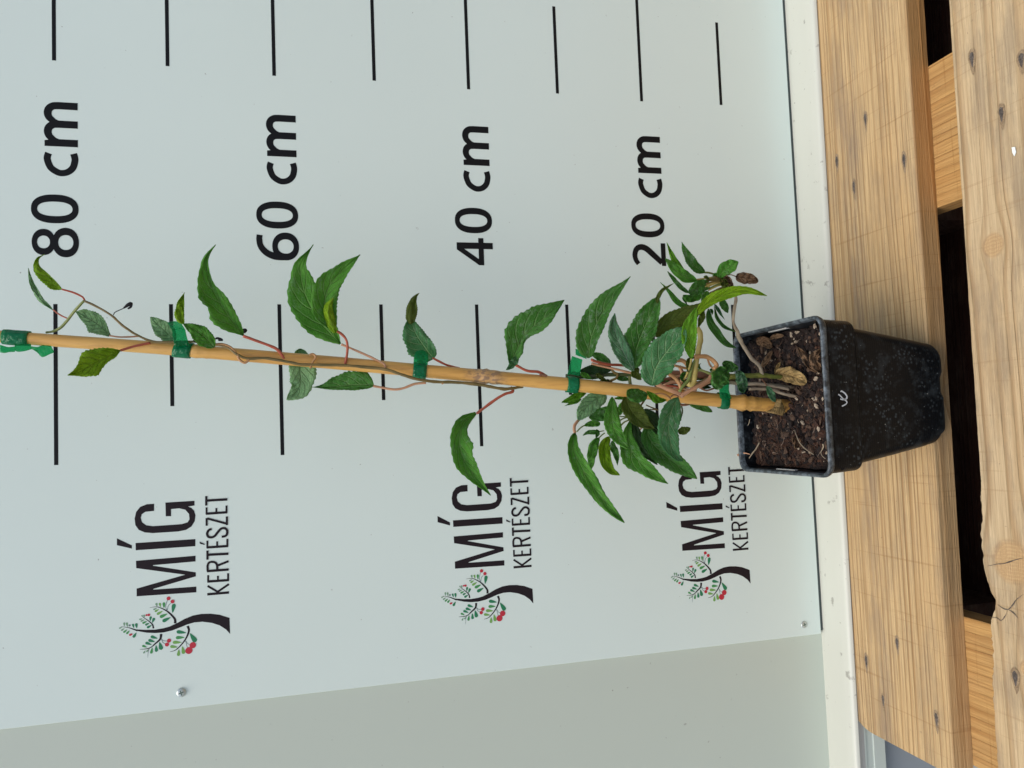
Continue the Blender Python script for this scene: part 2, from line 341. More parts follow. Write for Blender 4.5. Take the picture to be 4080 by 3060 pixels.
def m_pot():
    m, nt, b = newmat('pot_plastic'); c = objco(nt)
    vo = N(nt, 'ShaderNodeTexVoronoi'); vo.inputs['Scale'].default_value = 260; L(nt, c, vo.inputs['Vector'])
    dots = M(nt, 'MULTIPLY', ramp(nt, vo.outputs['Distance'], [(.18, 1), (.4, 0)]), ramp(nt, tnoise(nt, c, 28, 3), [(.42, 0), (.60, 1)]))
    sm = ramp(nt, tnoise(nt, c, 75, 5, .65), [(.52, 0), (.72, .7)])
    f = M(nt, 'MAXIMUM', M(nt, 'MULTIPLY', dots, .5), M(nt, 'MULTIPLY', sm, .45))
    sp2 = ramp(nt, tnoise(nt, c, 420, 2, .5), [(.73, 0), (.78, 1)])
    col = mixc(nt, M(nt, 'MULTIPLY', f, .85), (.0035, .0045, .006), (.09, .11, .12))
    col = mixc(nt, M(nt, 'MULTIPLY', sp2, .8), col, (.35, .36, .34))
    L(nt, col, b.inputs['Base Color']); L(nt, M(nt, 'ADD', M(nt, 'MULTIPLY', f, .35), .36), b.inputs['Roughness'])
    b.inputs['Specular IOR Level'].default_value = .16
    ribs = M(nt, 'SINE', M(nt, 'MULTIPLY', N_sep(nt, c), 2600))
    bump(nt, M(nt, 'ADD', M(nt, 'MULTIPLY', tnoise(nt, c, 300, 3), .7), M(nt, 'MULTIPLY', ribs, .12)), .3, .0006, b); return m
def N_sep(nt, c):
    sp = N(nt, 'ShaderNodeSeparateXYZ'); L(nt, c, sp.inputs[0]); return sp.outputs[2]
MAT['pot'] = m_pot()
def m_rim():
    m, nt, b = newmat('pot_rim_scuffed'); c = objco(nt)
    sm = ramp(nt, tnoise(nt, c, 190, 4, .65), [(.42, 0), (.66, 1)])
    L(nt, mixc(nt, sm, (.02, .026, .030), (.13, .16, .18)), b.inputs['Base Color']); b.inputs['Roughness'].default_value = .42
    bump(nt, tnoise(nt, c, 300, 3), .3, .0006, b); return m
MAT['rim'] = m_rim()
def m_soil(name, a, b_, rough=.95, sc=180):
    m, nt, b = newmat(name); c = objco(nt)
    L(nt, mixc(nt, ramp(nt, tnoise(nt, c, sc, 4, .7), [(.35, 0), (.68, 1)]), a, b_), b.inputs['Base Color']); b.inputs['Roughness'].default_value = rough
    bump(nt, tnoise(nt, c, 500, 4, .7), 1.0, .003, b); return m
MAT['soil'] = m_soil('soil_dark', (.004, .0025, .002), (.028, .013, .009))
MAT['soil_red'] = m_soil('peat_reddish', (.022, .009, .005), (.085, .034, .016))
MAT['soil_bark'] = m_soil('bark_brown', (.04, .022, .014), (.13, .075, .045))
MAT['soil_pale'] = m_soil('pale_bits', (.35, .27, .19), (.55, .46, .34))
MAT['root'] = m_soil('root_pale', (.20, .14, .10), (.33, .25, .19))
def m_ground():
    m, nt, b = newmat('yard_concrete'); c = objco(nt)
    L(nt, mixc(nt, tnoise(nt, c, 2, 6, .6), (.22, .225, .22), (.33, .33, .31)), b.inputs['Base Color']); b.inputs['Roughness'].default_value = .9
    bump(nt, tnoise(nt, c, 60, 4), .3, .003, b); return m
MAT['ground'] = m_ground()

# ------------------------------------------------------------------ setting
GZ = -.148
g = MB(); g.add([(-60, .25, GZ), (60, .25, GZ), (60, -120, GZ), (-60, -120, GZ)][::-1], [(0, 1, 2, 3)])
tag(g.build('ground', MAT['ground']), kind='structure')

wall = empty('metal_wall', (0, .05, GZ), 'pale grey green metal wall with a cream sill ledge behind the measuring board', 'wall')
b_ = MB(); b_.box(-3, 3, .004, .09, .0065, 3.0); b_.build('wall_panel', MAT['wall'], wall)
def ledge_y(x): return -.0475 + (-.0095) * (x)         # outer edge runs very slightly off square
xs = (-3, 3)
b_ = MB(); v = []
for z in (-.002, .0060):
    for (x, y) in ((-3, .004), (3, .004), (3, -.052), (-3, -.040)): v.append((x, y, z))
# rounded nosing
prof = [(.0, .0065), (.030, .0067), (.041, .0066), (.0445, .0056), (.046, .0040), (.0465, .0015)]
V, Fc = [], []
for x in (-3, -.6, .5, 3):
    k = (-.0018 - .0085 * max(-.7, min(.5, x)))
    for (py, pz) in prof: V.append((x, (.004 if py == 0 else -py + k), pz))
n = len(prof)
for i in range(3):
    for j in range(n - 1): Fc.append((i * n + j, i * n + j + 1, (i + 1) * n + j + 1, (i + 1) * n + j))
mesh_obj('sill_ledge', V, Fc, MAT['ledge'], wall, smooth=True)
V, Fc = [], []
pr2 = [(.0463, .0015), (.0440, -.0040), (.0430, -.0080), (.0430, -.0100), (.0415, -.0104), (.0415, -.0195), (.0430, -.0200), (.0430, -.0340), (.0, -.0340)]
for x in (-3, -.6, .5, 3):
    k = (-.0018 - .0085 * max(-.7, min(.5, x)))
    for (py, pz) in pr2: V.append((x, (.004 if py == 0 else -py + k + .0003), pz))
n = len(pr2)
for i in range(3):
    for j in range(n - 1): Fc.append((i * n + j, i * n + j + 1, (i + 1) * n + j + 1, (i + 1) * n + j))
mesh_obj('lower_profile', V, Fc, [MAT['lower'], MAT['lip']], wall, mi=[1 if (i % (n - 1)) < 2 else 0 for i in range(3 * (n - 1))])
b_ = MB(); b_.box(-.3775, .70, .0003, .0039, .0072, .0135); b_.build('gap_shade_strip', MAT['gap_shade'], wall)  # dark strip added in the gap under the board to stand for its shade
b_ = MB(); b_.box(-3, 3, -.030, .09, GZ - .05, -.0345); b_.build('plinth', MAT['plinth'], wall)

# ------------------------------------------------------------------ measuring board
BX0, BX1, BZ0, BZ1 = -.3815, .72, .0097, 1.25
board = empty('height_board', (0, 0, BZ0), 'white measuring board printed with black centimetre marks and plant nursery logos', 'measuring board')
bm = bmesh.new(); bmesh.ops.create_cube(bm, size=1)
for v in bm.verts: v.co = Vector((BX0 + (v.co.x + .5) * (BX1 - BX0), (v.co.y + .5) * .003, BZ0 + (v.co.z + .5) * (BZ1 - BZ0)))
bmesh.ops.bevel(bm, geom=bm.edges[:], offset=.0004, segments=1, affect='EDGES')
me = bpy.data.meshes.new('panel'); bm.to_mesh(me); bm.free(); me.materials.append(MAT['board'])
o = bpy.data.objects.new('panel', me); COL.objects.link(o); o.parent = board; o.location = (0, 0, -BZ0)

INK = [0]
class Ink:
    """flat printed shapes in board millimetres (x, z)"""
    def __init__(s): s.v = []; s.f = []; s.mi = []; s.k = 0
    def poly(s, loops, m=0, dx=0, dz=0):
        if not isinstance(loops[0][0], (tuple, list)): loops = [loops]
        s.k += 1; y = -.00012 - .000012 * s.k
        vv = [[Vector(((a + dx) / 1000, y, (c + dz) / 1000)) for a, c in lp] for lp in loops]
        tr = tessellate_polygon([[Vector((q.x, q.z, 0)) for q in lp] for lp in vv])
        allv = [q for lp in vv for q in lp]; n = len(s.v); s.v += allv
        for t in tr:
            a, b, c = (allv[i] for i in t)
            nrm = (b - a).cross(c - a)
            s.f.append(tuple(n + i for i in (t if nrm.y < 0 else t[::-1]))); s.mi.append(m)
    def stroke(s, pts, w, m=0, dx=0, dz=0, sm=True, n=24, ext=0):
        P2 = cat_rom(pts, n) if sm else [tuple(p) for p in pts]
        ws = w if isinstance(w, (list, tuple)) else [w, w]
        Lf, Rt = [], []; k = len(P2)
        for i, p in enumerate(P2):
            a = P2[max(0, i - 1)]; b = P2[min(k - 1, i + 1)]; d = math.hypot(b[0] - a[0], b[1] - a[1]) or 1
            nx, nz = -(b[1] - a[1]) / d, (b[0] - a[0]) / d; t = i / (k - 1) * (len(ws) - 1); j = min(len(ws) - 2, int(t)); ww = (ws[j] + (ws[j + 1] - ws[j]) * (t - j)) / 2
            Lf.append((p[0] + nx * ww, p[1] + nz * ww)); Rt.append((p[0] - nx * ww, p[1] - nz * ww))
        s.poly(Lf + Rt[::-1], m, dx, dz)
    def ring(s, cx, cz, a, b, ai, bi, e=2.25, m=0, dx=0, dz=0, ei=None, ci=None):
        def el(cx, cz, a, b, e, n=44):
            return [(cx + a * math.copysign(abs(math.cos(t)) ** (2 / e), math.cos(t)), cz + b * math.copysign(abs(math.sin(t)) ** (2 / e), math.sin(t))) for t in (2 * math.pi * i / n for i in range(n))]
        c2 = ci or cz
        s.poly([el(cx, cz, a, b, e), el(cx, c2, ai, bi, ei or e)[::-1]], m, dx, dz)
    def disc(s, cx, cz, r, m=0, dx=0, dz=0):
        s.poly([(cx + r * math.cos(t), cz + r * math.sin(t)) for t in (2 * math.pi * i / 18 for i in range(18))], m, dx, dz)
    def build(s, name, mats, parent): return mesh_obj(name, s.v, s.f, mats, parent, mi=s.mi)

# tick marks: 15 cm long at even tens, 10 cm at odd, both sides
for n10 in range(1, 10):
    z = n10 * 100.0; even = n10 % 2 == 0
    for (x0, x1) in (((-149.4, 0) if even else (-98.2, 0)), ((233.0, 383.0) if even else (235.2, 334.5))):
        k = Ink(); k.poly([(x0, z - 1.75), (x1, z - 1.75), (x1, z + 1.75), (x0, z + 1.75)]); k.build('tick_mark', MAT['ink'], board)
def cm(k, z):
    k.stroke([(143.2, 25.0), (140.2, 26.0), (136.5, 26.0), (129.5, 23.3), (125.3, 17.8), (124.4, 13.5), (125.8, 8.6), (130.0, 4.4), (136.5, 2.7), (140.3, 2.9), (143.5, 3.8)], 6.0, 0, 0, z, n=40)
    k.poly([(149.9, 0), (156.9, 0), (156.9, 20), (155.5, 28.4), (149.9, 28.4)], 0, 0, z)
    for dx in (0, 17.9):
        k.stroke([(155.2, 16.5), (156.4, 20.5), (159.6, 24.3), (163.8, 25.6), (168.0, 24.6), (170.8, 21.2), (171.4, 16.5)], [3.5, 6, 6.7, 6.9, 7.0], 0, dx, z, n=26)
        k.poly([(167.9, 0), (174.9, 0), (174.9, 16.8), (167.9, 16.8)], 0, dx, z)
def zero(k, z): k.ring(90.0, 19.9, 13.7, 20.1, 6.9, 14.9, 2.35, 0, 0, z)
k = Ink(); z = 780; cm(k, z); zero(k, z)
k.ring(58.2, 10.9, 14.0, 11.2, 7.1, 6.4, 2.15, 0, 0, z); k.ring(58.4, 29.6, 12.4, 9.9, 6.0, 5.4, 2.1, 0, 0, z)
k.build('height_number', MAT['ink'], board)
k = Ink(); z = 580; cm(k, z); zero(k, z)
k.ring(58.3, 12.5, 14.1, 12.9, 7.2, 7.6, 2.15, 0, 0, z)
k.stroke([(69.6, 37.2), (65.0, 37.6), (58.0, 36.2), (51.8, 31.0), (48.5, 24.0), (47.7, 17.0), (47.8, 12.5)], [5.6, 5.8, 6.4, 7.0, 6.8], 0, 0, z, n=30)
k.build('height_number', MAT['ink'], board)
k = Ink(); z = 380; cm(k, z); zero(k, z)
k.poly([[(42.0, 10.0), (59.4, 10.0), (59.4, 0), (66.2, 0), (66.2, 10.0), (71.2, 10.0), (71.2, 15.6), (66.2, 15.6), (66.2, 39.0), (58.6, 39.0), (42.0, 15.4)], [(48.6, 15.6), (59.4, 31.0), (59.4, 15.6)]], 0, 0, z)
k.build('height_number', MAT['ink'], board)
k = Ink(); z = 180; cm(k, z); zero(k, z)
k.poly([(44.0, 0), (69.9, 0), (69.9, 5.6), (53.5, 5.6), (44.0, 5.2)], 0, 0, z)
k.stroke([(46.0, 33.4), (50.5, 36.4), (56.5, 37.4), (62.8, 35.0), (65.2, 29.6), (63.2, 23.0), (56.5, 15.0), (47.6, 5.0)], [5.2, 5.8, 6.2, 6.8, 7.0, 6.6, 6.2], 0, 0, z, n=44)
k.build('height_number', MAT['ink'], board)

# logo, measured once on the uppermost print
def c1(*pts): return [bmm('C1', *p) for p in pts]
def c2(*pts): return [bmm('C2', *p) for p in pts]
def logo(dx, dz):
    lg = bpy.data.objects.new('logo', None); COL.objects.link(lg); lg.parent = board; lg.location = (-.25, 0, .70 - BZ0 + dz / 1000); lg.empty_display_size = .01
    k = Ink(); K = dict(m=0, dx=dx, dz=dz)
    def poly(pts, **q): k.poly(pts, q.get('m', 0), dx, dz)
    # MIG
    poly(c2((318, 1568), (1215, 1508), (1215, 1422), (565, 1468), (575, 1455), (1208, 1268), (1206, 1208), (562, 1108), (565, 1100), (1203, 1044), (1203, 958), (308, 1035), (312, 1145), (1048, 1243), (318, 1452)))
    poly(c2((302, 768), (1200, 708), (1200, 815), (305, 876)))
    poly(c2((22, 697), (22, 800), (246, 852), (246, 802)))
    G_out = [(580, 178), (470, 185), (370, 225), (310, 300), (288, 400), (300, 500), (350, 570), (440, 608), (560, 618), (940, 594), (1060, 570), (1140, 520), (1190, 440), (1202, 350), (1180, 280), (1140, 240), (1090, 218), (1187, 204), (1187, 133), (750, 160), (756, 366), (836, 364), (834, 258), (960, 246), (1050, 268), (1105, 330), (1112, 410), (1085, 455), (1000, 482), (940, 488), (560, 514), (460, 500), (400, 455), (380, 390), (395, 335), (450, 298), (580, 285)]
    poly(c2(*G_out))
    w = 1.55; sw = lambda pts, ww=w, n=20, sm=False: k.stroke(c2(*pts), ww, 0, dx, dz, sm=sm, n=n)
    wide = 1.75
    # K E R T E S Z E T  (baseline towards +x of the picture)
    sw([(1380, 1538), (1706, 1510)], 2.3); sw([(1384, 1412), (1545, 1506)], 1.9); sw([(1535, 1500), (1704, 1385)], 2.0)
    def Eg(y0, y1, xo):      # y0 stem side, y1 open side
        sw([(1378 + xo, y0 - 6), (1700 + xo, y0 - 28)], 2.3)
        sw([(1388 + xo, y0 + 2), (1388 + xo, y1 + 2)], 1.7); sw([(1535 + xo, y0 - 8), (1535 + xo, y1 + 12)], 1.6); sw([(1688 + xo, y0 - 18), (1688 + xo, y1 - 26)], 1.8)
    Eg(1352, 1248, 4); Eg(840, 730, -8); Eg(333, 230, -20)
    sw([(1374, 1190), (1700, 1165)], 2.3)
    sw([(1386, 1190), (1384, 1110), (1405, 1062), (1450, 1050), (1500, 1062), (1525, 1100), (1530, 1180)], 2.0, 26, True)
    sw([(1535, 1105), (1698, 1040)], 2.1)
    sw([(1382, 1018), (1382, 880)], 2.0); sw([(1384, 944), (1696, 928)], 2.3)
    poly(c2((1265, 745), (1268, 778), (1340, 796), (1340, 782)))
    sw([(1446, 556), (1410, 568), (1384, 600), (1378, 636), (1396, 672), (1440, 682), (1490, 662), (1540, 600), (1590, 550), (1640, 545), (1676, 575), (1676, 630), (1650, 662), (1596, 672)], 2.2, 44, True)
    sw([(1370, 508), (1370, 392)], 1.9); sw([(1378, 398), (1676, 478)], 2.0); sw([(1674, 498), (1674, 368)], 1.9)
    sw([(1364, 205), (1364, 62)], 2.0); sw([(1366, 130), (1680, 112)], 2.3)
    mesh_obj('lettering', k.v, k.f, MAT['ink_brown'], lg)
    # tree
    k = Ink()
    top = [(440, 628), (600, 636), (760, 632), (900, 608), (1000, 580), (1130, 520), (1260, 448), (1400, 392), (1540, 366), (1700, 362), (1850, 380), (2018, 432)]
    bot = [(2028, 705), (1960, 630), (1850, 560), (1720, 518), (1560, 498), (1420, 510), (1300, 545), (1180, 595), (1050, 645), (900, 680), (760, 690), (620, 684), (500, 664), (400, 640)]
    k.poly(c1(*(top + bot)), 0, dx, dz)
    mesh_obj('trunk', k.v, k.f, MAT['ink_brown'], lg)
    MM = [MAT['ink_brown'], MAT['g1'], MAT['g2'], MAT['g3'], MAT['g4'], MAT['red'], MAT['thin']]
    def sprig(stems, leaves, berries):
        k = Ink()
        for pts, ws, m in stems: k.stroke(c1(*pts), ws, m, dx, dz, n=18)
        for (a, b_, w, m) in leaves:
            A, B = c1(a, b_); d = (B[0] - A[0], B[1] - A[1]); l = math.hypot(*d); nx, nz = -d[1] / l, d[0] / l
            out = []
            for s_ in (1, -1):
                rng = range(0, 11) if s_ == 1 else range(9, 0, -1)
                for i in rng:
                    u = i / 10; ww = w * .5 * (u ** .75) * (1 - u ** 5) ** .5 * 1.15
                    out.append((A[0] + d[0] * u + nx * ww * s_, A[1] + d[1] * u + nz * ww * s_))
            k.poly(out, m, dx, dz)
        for (a, r, m) in berries:
            A = c1(a)[0]; k.disc(A[0], A[1], r, m, dx, dz)
        mesh_obj('sprig', k.v, k.f, MM, lg, mi=k.mi)
    sprig([([(1095, 525), (1095, 460), (1040, 390), (960, 320), (860, 268), (780, 245), (665, 258)], [2.3, 1.8, 1.4, .9, .5, .2], 0), ([(968, 320), (935, 240), (965, 130)], .45, 6), ([(965, 300), (980, 230), (1020, 185)], .45, 6)],
          [((790, 240), (775, 180), 2.4, 4), ((850, 250), (832, 178), 2.4, 3), ((908, 268), (904, 168), 2.9, 2), ((1050, 350), (1080, 190), 4.3, 1), ((790, 265), (725, 295), 1.8, 4), ((825, 285), (750, 328), 2.4, 3), ((888, 315), (785, 375), 2.9, 3), ((970, 362), (835, 422), 3.6, 2), ((1020, 422), (880, 495), 4.0, 1)],
          [((985, 103), 1.75, 5), ((1052, 155), 1.75, 5)])
    sprig([([(728, 612), (712, 545), (640, 480), (580, 440), (530, 400)], [1.4, 1.0, .6, .25], 0)],
          [((670, 490), (685, 405), 2.6, 1), ((705, 520), (745, 430), 3.0, 1), ((575, 430), (570, 378), 2.0, 4), ((545, 420), (530, 385), 1.5, 4), ((545, 445), (485, 462), 1.6, 4), ((580, 460), (510, 492), 1.9, 4), ((622, 488), (540, 525), 2.3, 2), ((660, 520), (588, 555), 2.5, 1), ((700, 555), (618, 602), 2.7, 1)],
          [((612, 385), .9, 5), ((650, 382), 1.2, 5)])
    sprig([([(460, 650), (380, 622), (310, 600), (180, 580)], [1.4, .9, .5, .2], 0)],
          [((235, 578), (232, 508), 2.0, 4), ((290, 590), (275, 508), 2.2, 4), ((398, 605), (378, 532), 2.2, 1), ((445, 610), (436, 522), 2.8, 1), ((205, 585), (145, 612), 1.6, 4), ((240, 608), (180, 650), 1.9, 4), ((285, 628), (218, 682), 2.2, 2), ((325, 645), (270, 706), 2.3, 2), ((440, 680), (385, 768), 3.0, 1)],
          [((325, 560), .9, 6), ((335, 720), 1.0, 5), ((355, 712), .9, 5)])
    sprig([([(860, 705), (845, 790), (770, 860), (660, 945), (500, 968)], [2.2, 1.5, .9, .25], 0), ([(720, 900), (650, 970), (630, 1105)], [.6, .4, .2], 6), ([(860, 790), (900, 820), (965, 825)], .45, 6), ([(865, 800), (890, 850), (940, 880)], .45, 6)],
          [((800, 785), (680, 745), 3.2, 1), ((755, 842), (640, 805), 3.2, 1), ((700, 890), (590, 850), 3.0, 1), ((618, 935), (538, 900), 2.4, 2), ((830, 840), (865, 975), 4.4, 1), ((772, 895), (780, 1010), 3.4, 1), ((708, 935), (690, 1040), 2.9, 2), ((590, 985), (560, 1035), 1.7, 4), ((640, 965), (612, 1010), 1.7, 4)],
          [((992, 818), 1.85, 5), ((958, 884), 1.8, 5)])
    sprig([([(1308, 570), (1330, 650), (1280, 780), (1190, 900), (1100, 980), (1010, 1008)], [2.2, 1.6, 1.2, .9, .3], 0), ([(1275, 820), (1310, 870), (1360, 890)], .4, 6), ([(1272, 820), (1285, 870), (1305, 945)], .4, 6)],
          [((1285, 688), (1118, 665), 4.0, 1), ((1258, 765), (1105, 768), 3.6, 2), ((1208, 850), (1052, 845), 3.6, 3), ((1140, 930), (1010, 915), 3.2, 3), ((1345, 690), (1450, 840), 5.2, 1), ((1215, 910), (1245, 1045), 3.9, 3), ((1160, 965), (1152, 1080), 3.4, 3)],
          [((1396, 895), 2.9, 5), ((1330, 985), 3.2, 5)])
for dx, dz in ((0, 0), (1.2, -300.6), (0.2, -555.1)): logo(dx, dz)
# screws
for (x, z, r, h) in ((-.3667, .6957, .0043, .0022), (-.369, .0312, .0040, .0009)):
    V, Fc = [], []; prof = [(1.0, 0), (1.0, .35), (.86, .72), (.55, .95), (0.15, 1.0)]
    for (rr, hh) in prof:
        for i in range(20):
            t = 2 * math.pi * i / 20; V.append((x + r * rr * math.cos(t), -.0001 - h * hh, z + r * rr * math.sin(t)))
    for j in range(len(prof) - 1):
        for i in range(20): Fc.append((j * 20 + i, j * 20 + (i + 1) % 20, (j + 1) * 20 + (i + 1) % 20, (j + 1) * 20 + i))
    Fc.append(tuple(range(80, 100))); sc = mesh_obj('screw', V, Fc, MAT['steel'], board, smooth=True)
    b_ = MB(); y = -.0001 - h
    for a in (.3, .3 + math.pi / 2):
        c, s = math.cos(a), math.sin(a); l, w = r * .55, r * .11
        b_.add([(x + c * u * l - s * q * w, y - .00008 - (.00003 if a > 1 else 0), z + s * u * l + c * q * w) for u, q in ((-1, -1), (1, -1), (1, 1), (-1, 1))], [(0, 1, 2, 3)])
    o = b_.build('cross_slot', MAT['slot']); o.parent = sc
    o.location = (0, 0, 0)

# ------------------------------------------------------------------ pallet
pal = empty('wooden_pallet', (0, -.18, GZ), 'weathered pine pallet carrying the black plant pot against the wall', 'pallet')
ROT = -.0086
kn2 = PZ(*px('A9', 2105, 320), 0); kn3 = PZ(*px('A3', 2010, 1590), 0); kn1 = PZ(*px('A6', 1700, 870), 0); kn4 = PZ(*px('A9', 2175, 1000), 0)
pine1 = m_wood('pine_front', 150, (.60, .430, .225), (.26, .130, .040), [(kn1.x - .0, kn1.y, .010, 3.0)], .30, 1.3, lat=.85, edge=.75, band=-.085, cross=.8)
pine2 = m_wood('pine_second', 62, (.60, .46, .275), (.29, .17, .072), [(kn2.x, kn2.y - .004, .021, 1.8), (kn3.x, kn3.y, .012, 2.2), (kn4.x, kn4.y - .01, .009, 3)], .42, 4.1, cross=.8, lat=.95)
pine3 = m_wood('pine_other', 90, (.55, .39, .22), (.37, .22, .10), [], .35, 7.7)
pine_s = m_wood('pine_stringer', 110, (.56, .34, .125), (.27, .115, .028), [], .10, 2.2, along='Y', cross=.9)
blockm = m_wood('pine_block_shaded', 120, (.055, .022, .014), (.03, .012, .008), [], .3, 3.1)  # shade under the deck is put into this near-black pine colour
def deck(name, x0, x1, yb, yf, zt, th, mat, wane=None, round_end=False, nx=140, along='X'):
    """board with its long edges along X; yb wall side, yf front side"""
    V, Fc = [], []; r = .0014; off = lambda x: ROT * x
    ring = lambda y0, y1: [(y0, zt - r), (y0 - r, zt), ((y0 + y1) / 2 + .02, zt), ((y0 + y1) / 2 - .02, zt), (y1 + r, zt), (y1, zt - r), (y1, zt - th), (y0, zt - th)]
    m = 8
    for i in range(nx + 1):
        x = (x0 + .027 * (i / 24) ** 1.6 if i <= 24 else x0 + .027 + (x1 - x0 - .027) * (i - 24) / (nx - 24)); a, b = yb, yf
        if wane: a, b = wane(x, a, b)
        for j, (y, z) in enumerate(ring(a, b)):
            jit = .0003 * noise.noise(Vector((x * 60, y * 10, z * 50)))
            xx = x
            if round_end:
                u = min(1, max(0, (x - x0) / .026))
                if u < 1 and y > yb - .036: y = yb - .036 * (1 - math.sqrt(1 - (1 - u) ** 2)) if j in (0, 1, 7) else y
            V.append((xx, y + off(x) + jit, z))
    for i in range(nx):
        for j in range(m):
            j2 = (j + 1) % m; Fc.append((i * m + j, (i + 1) * m + j, (i + 1) * m + j2, i * m + j2))
    Fc.append(tuple(range(m))[::-1] if False else tuple(range(m))); Fc.append(tuple(nx * m + j for j in range(m))[::-1])
    o = mesh_obj(name, V, Fc, mat, pal)
    return o
XL, XR = -.4715, .729
d1 = deck('deck_board', XL, XR, -.0345, -.1792, 0, .022, pine1, round_end=True)
def wane2(x, a, b):
    n = noise.noise(Vector((x * 45, 3, 0))) * .0025 + noise.noise(Vector((x * 420, 5, 0))) * .0006 + noise.noise(Vector((x * 160, 9, 0))) * .0016
    k = 1 if -.40 < x < -.19 else .12
    a2 = a + n * k
    a2 += .0045 * math.exp(-((x + .252) / .022) ** 2) - .0075 * math.exp(-((x + .300) / .012) ** 2) - .003 * math.exp(-((x + .345) / .02) ** 2)
    if x < -.33: a2 += .002 + n * .5
    return a2, b
d2 = deck('deck_board', XL, XR, -.2300, -.3300, -.0004, .022, pine2, wane=wane2, nx=700)
deck('deck_board', XL, XR, -.372, -.517, 0, .022, pine3); deck('deck_board', XL, XR, -.559, -.659, -.0002, .022, pine3); deck('deck_board', XL, XR, -.701, -.834, 0, .022, pine3)
for (x0, x1) in ((-.4640, -.3265), (.0655, .2055), (.59, .7285)):
    b_ = MB(); b_.box(x0, x1, -.836, -.0375, -.0445, -.0224); b_.build('stringer_board', pine_s, pal)
    for (y0, y1) in ((-.135, -.040), (-.50, -.40), (-.834, -.735)):
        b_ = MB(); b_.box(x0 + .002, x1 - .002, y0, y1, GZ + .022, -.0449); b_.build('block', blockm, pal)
for (y0, y1) in ((-.136, -.039), (-.50, -.40), (-.835, -.735)):
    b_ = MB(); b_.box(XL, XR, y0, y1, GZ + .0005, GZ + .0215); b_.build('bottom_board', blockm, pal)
nailm = m_soil('nail_pit', (.045, .032, .025), (.20, .16, .13), .5, 420)
ringm = m_soil('nail_stain', (.30, .20, .11), (.46, .33, .19), .8, 300)
for (r, x, y, l, w) in (('A3', 1185, 765, .0085, .0040), ('A3', 1000, 1040, .0080, .0042), ('A3', 1110, 1205, .0085, .0042), ('A3', 1435, 1030, .0085, .0042),
                        ('A9', 1390, 842, .0072, .0043), ('A9', 1190, 958, .0085, .0042), ('A9', 1300, 1210, .0070, .0036), ('A9', 1645, 1330, .0080, .0042),
                        ('A3', 1875, 368, .0078, .0050), ('A3', 2195, 375, .0070, .0055), ('A3', 2065, 725, .0075, .0048), ('A9', 2155, 1062, .0078, .0058)):
    c = PZ(*px(r, x, y), 0.0); V, Fc = [], []; mi = []
    for j, (rr, hh) in enumerate(((1.6, .00015), (.92, .00035), (.6, .0006), (.12, .0004))):
        for i in range(18):
            t = 2 * math.pi * i / 18; q = rr * (1 + .22 * noise.noise(Vector((math.cos(t) * 1.7 + x, math.sin(t) * 1.7, y))))
            V.append((c.x + l * .5 * q * math.cos(t) * (1.2 + (1.3 * abs(math.cos(t)) ** 6 if j < 2 and math.cos(t) < 0 else 0)), c.y + w * .5 * q * math.sin(t), hh))
    for j in range(3):
        for i in range(18): Fc.append((j * 18 + i, j * 18 + (i + 1) % 18, (j + 1) * 18 + (i + 1) % 18, (j + 1) * 18 + i)); mi.append(1 if j == 0 else 0)
    Fc.append(tuple(range(54, 72))); mi.append(0)
    mesh_obj('nail', V, Fc, [nailm, ringm], pal, True, mi)
# cracks in the second board and its knot
def crack(r, pts, w=.0009, z=.0002):
    Q = [PZ(*px(r, *p), z) for p in pts]
    V, Fc = tube_geo(Q, [w * .3, w, w, w * .2], n=len(pts) * 7, seg=6, wob=1.2)
    V = [Vector((a.x, a.y, z + (a.z - z) * .25)) for a in V]
    mesh_obj('crack', V, Fc, SM['black'] if False else nailm, pal)
crack('A9', [(1975, 350), (2040, 338), (2090, 332), (2150, 312), (2210, 298)], .00035)
crack('A9', [(2040, 600), (2075, 625), (2108, 630), (2140, 602), (2160, 570), (2205, 535)], .00040)
crack('A9', [(2108, 632), (2140, 652), (2175, 690)], .00035)
crack('A9', [(2000, 684), (2035, 686), (2062, 704), (2085, 680), (2108, 634)], .00035)
# small white flake on the second board
fl = [PZ(*px('A3', *p), .0006) for p in ((2135, 955), (2155, 952), (2162, 985), (2152, 1012), (2140, 990))]
V = fl + [Vector((a.x, a.y, .0012)) for a in fl]
tag(mesh_obj('paint_flake', V, [tuple(range(5)), tuple(range(5, 10))[::-1]] + [(i, (i + 1) % 5, 5 + (i + 1) % 5, 5 + i) for i in range(5)], MAT['chip']),
    'tiny white flake lying on the second pallet board', 'flake')

# ------------------------------------------------------------------ pot
PC = Vector((-.1145, -.1400, 0)); RZ = .1405
pot = empty('plant_pot', (PC.x, PC.y, 0), 'square black plastic nursery pot with a scuffed rim and white handwritten mark', 'pot')
def rsq(hx, hy, rad, z, n=10, cy=0, bow=0.0):
    out = []
    for q in range(4):
        cx, cyy = (hx - rad) * (1, -1, -1, 1)[q], (hy - rad) * (1, 1, -1, -1)[q]
        for i in range(n):
            t = math.pi / 2 * (q + i / (n - 1)); out.append((cx + rad * math.cos(t), cyy + rad * math.sin(t)))
    # subdivide straight runs
    res = []
    k = len(out)
    for i in range(k):
        a, b = out[i], out[(i + 1) % k]; res.append(a)
        if math.dist(a, b) > .02:
            for s in range(1, 12): res.append((a[0] + (b[0] - a[0]) * s / 12, a[1] + (b[1] - a[1]) * s / 12))
    fin = []
    for (a, b) in res:
        u, w = a / hx, b / hy; a *= 1 + bow * (1 - w * w) if abs(u) > .9 else 1; b *= 1 + bow * (1 - u * u) if abs(w) > .9 else 1
        fin.append(Vector((PC.x + a, PC.y + b + cy, z)))
    return fin
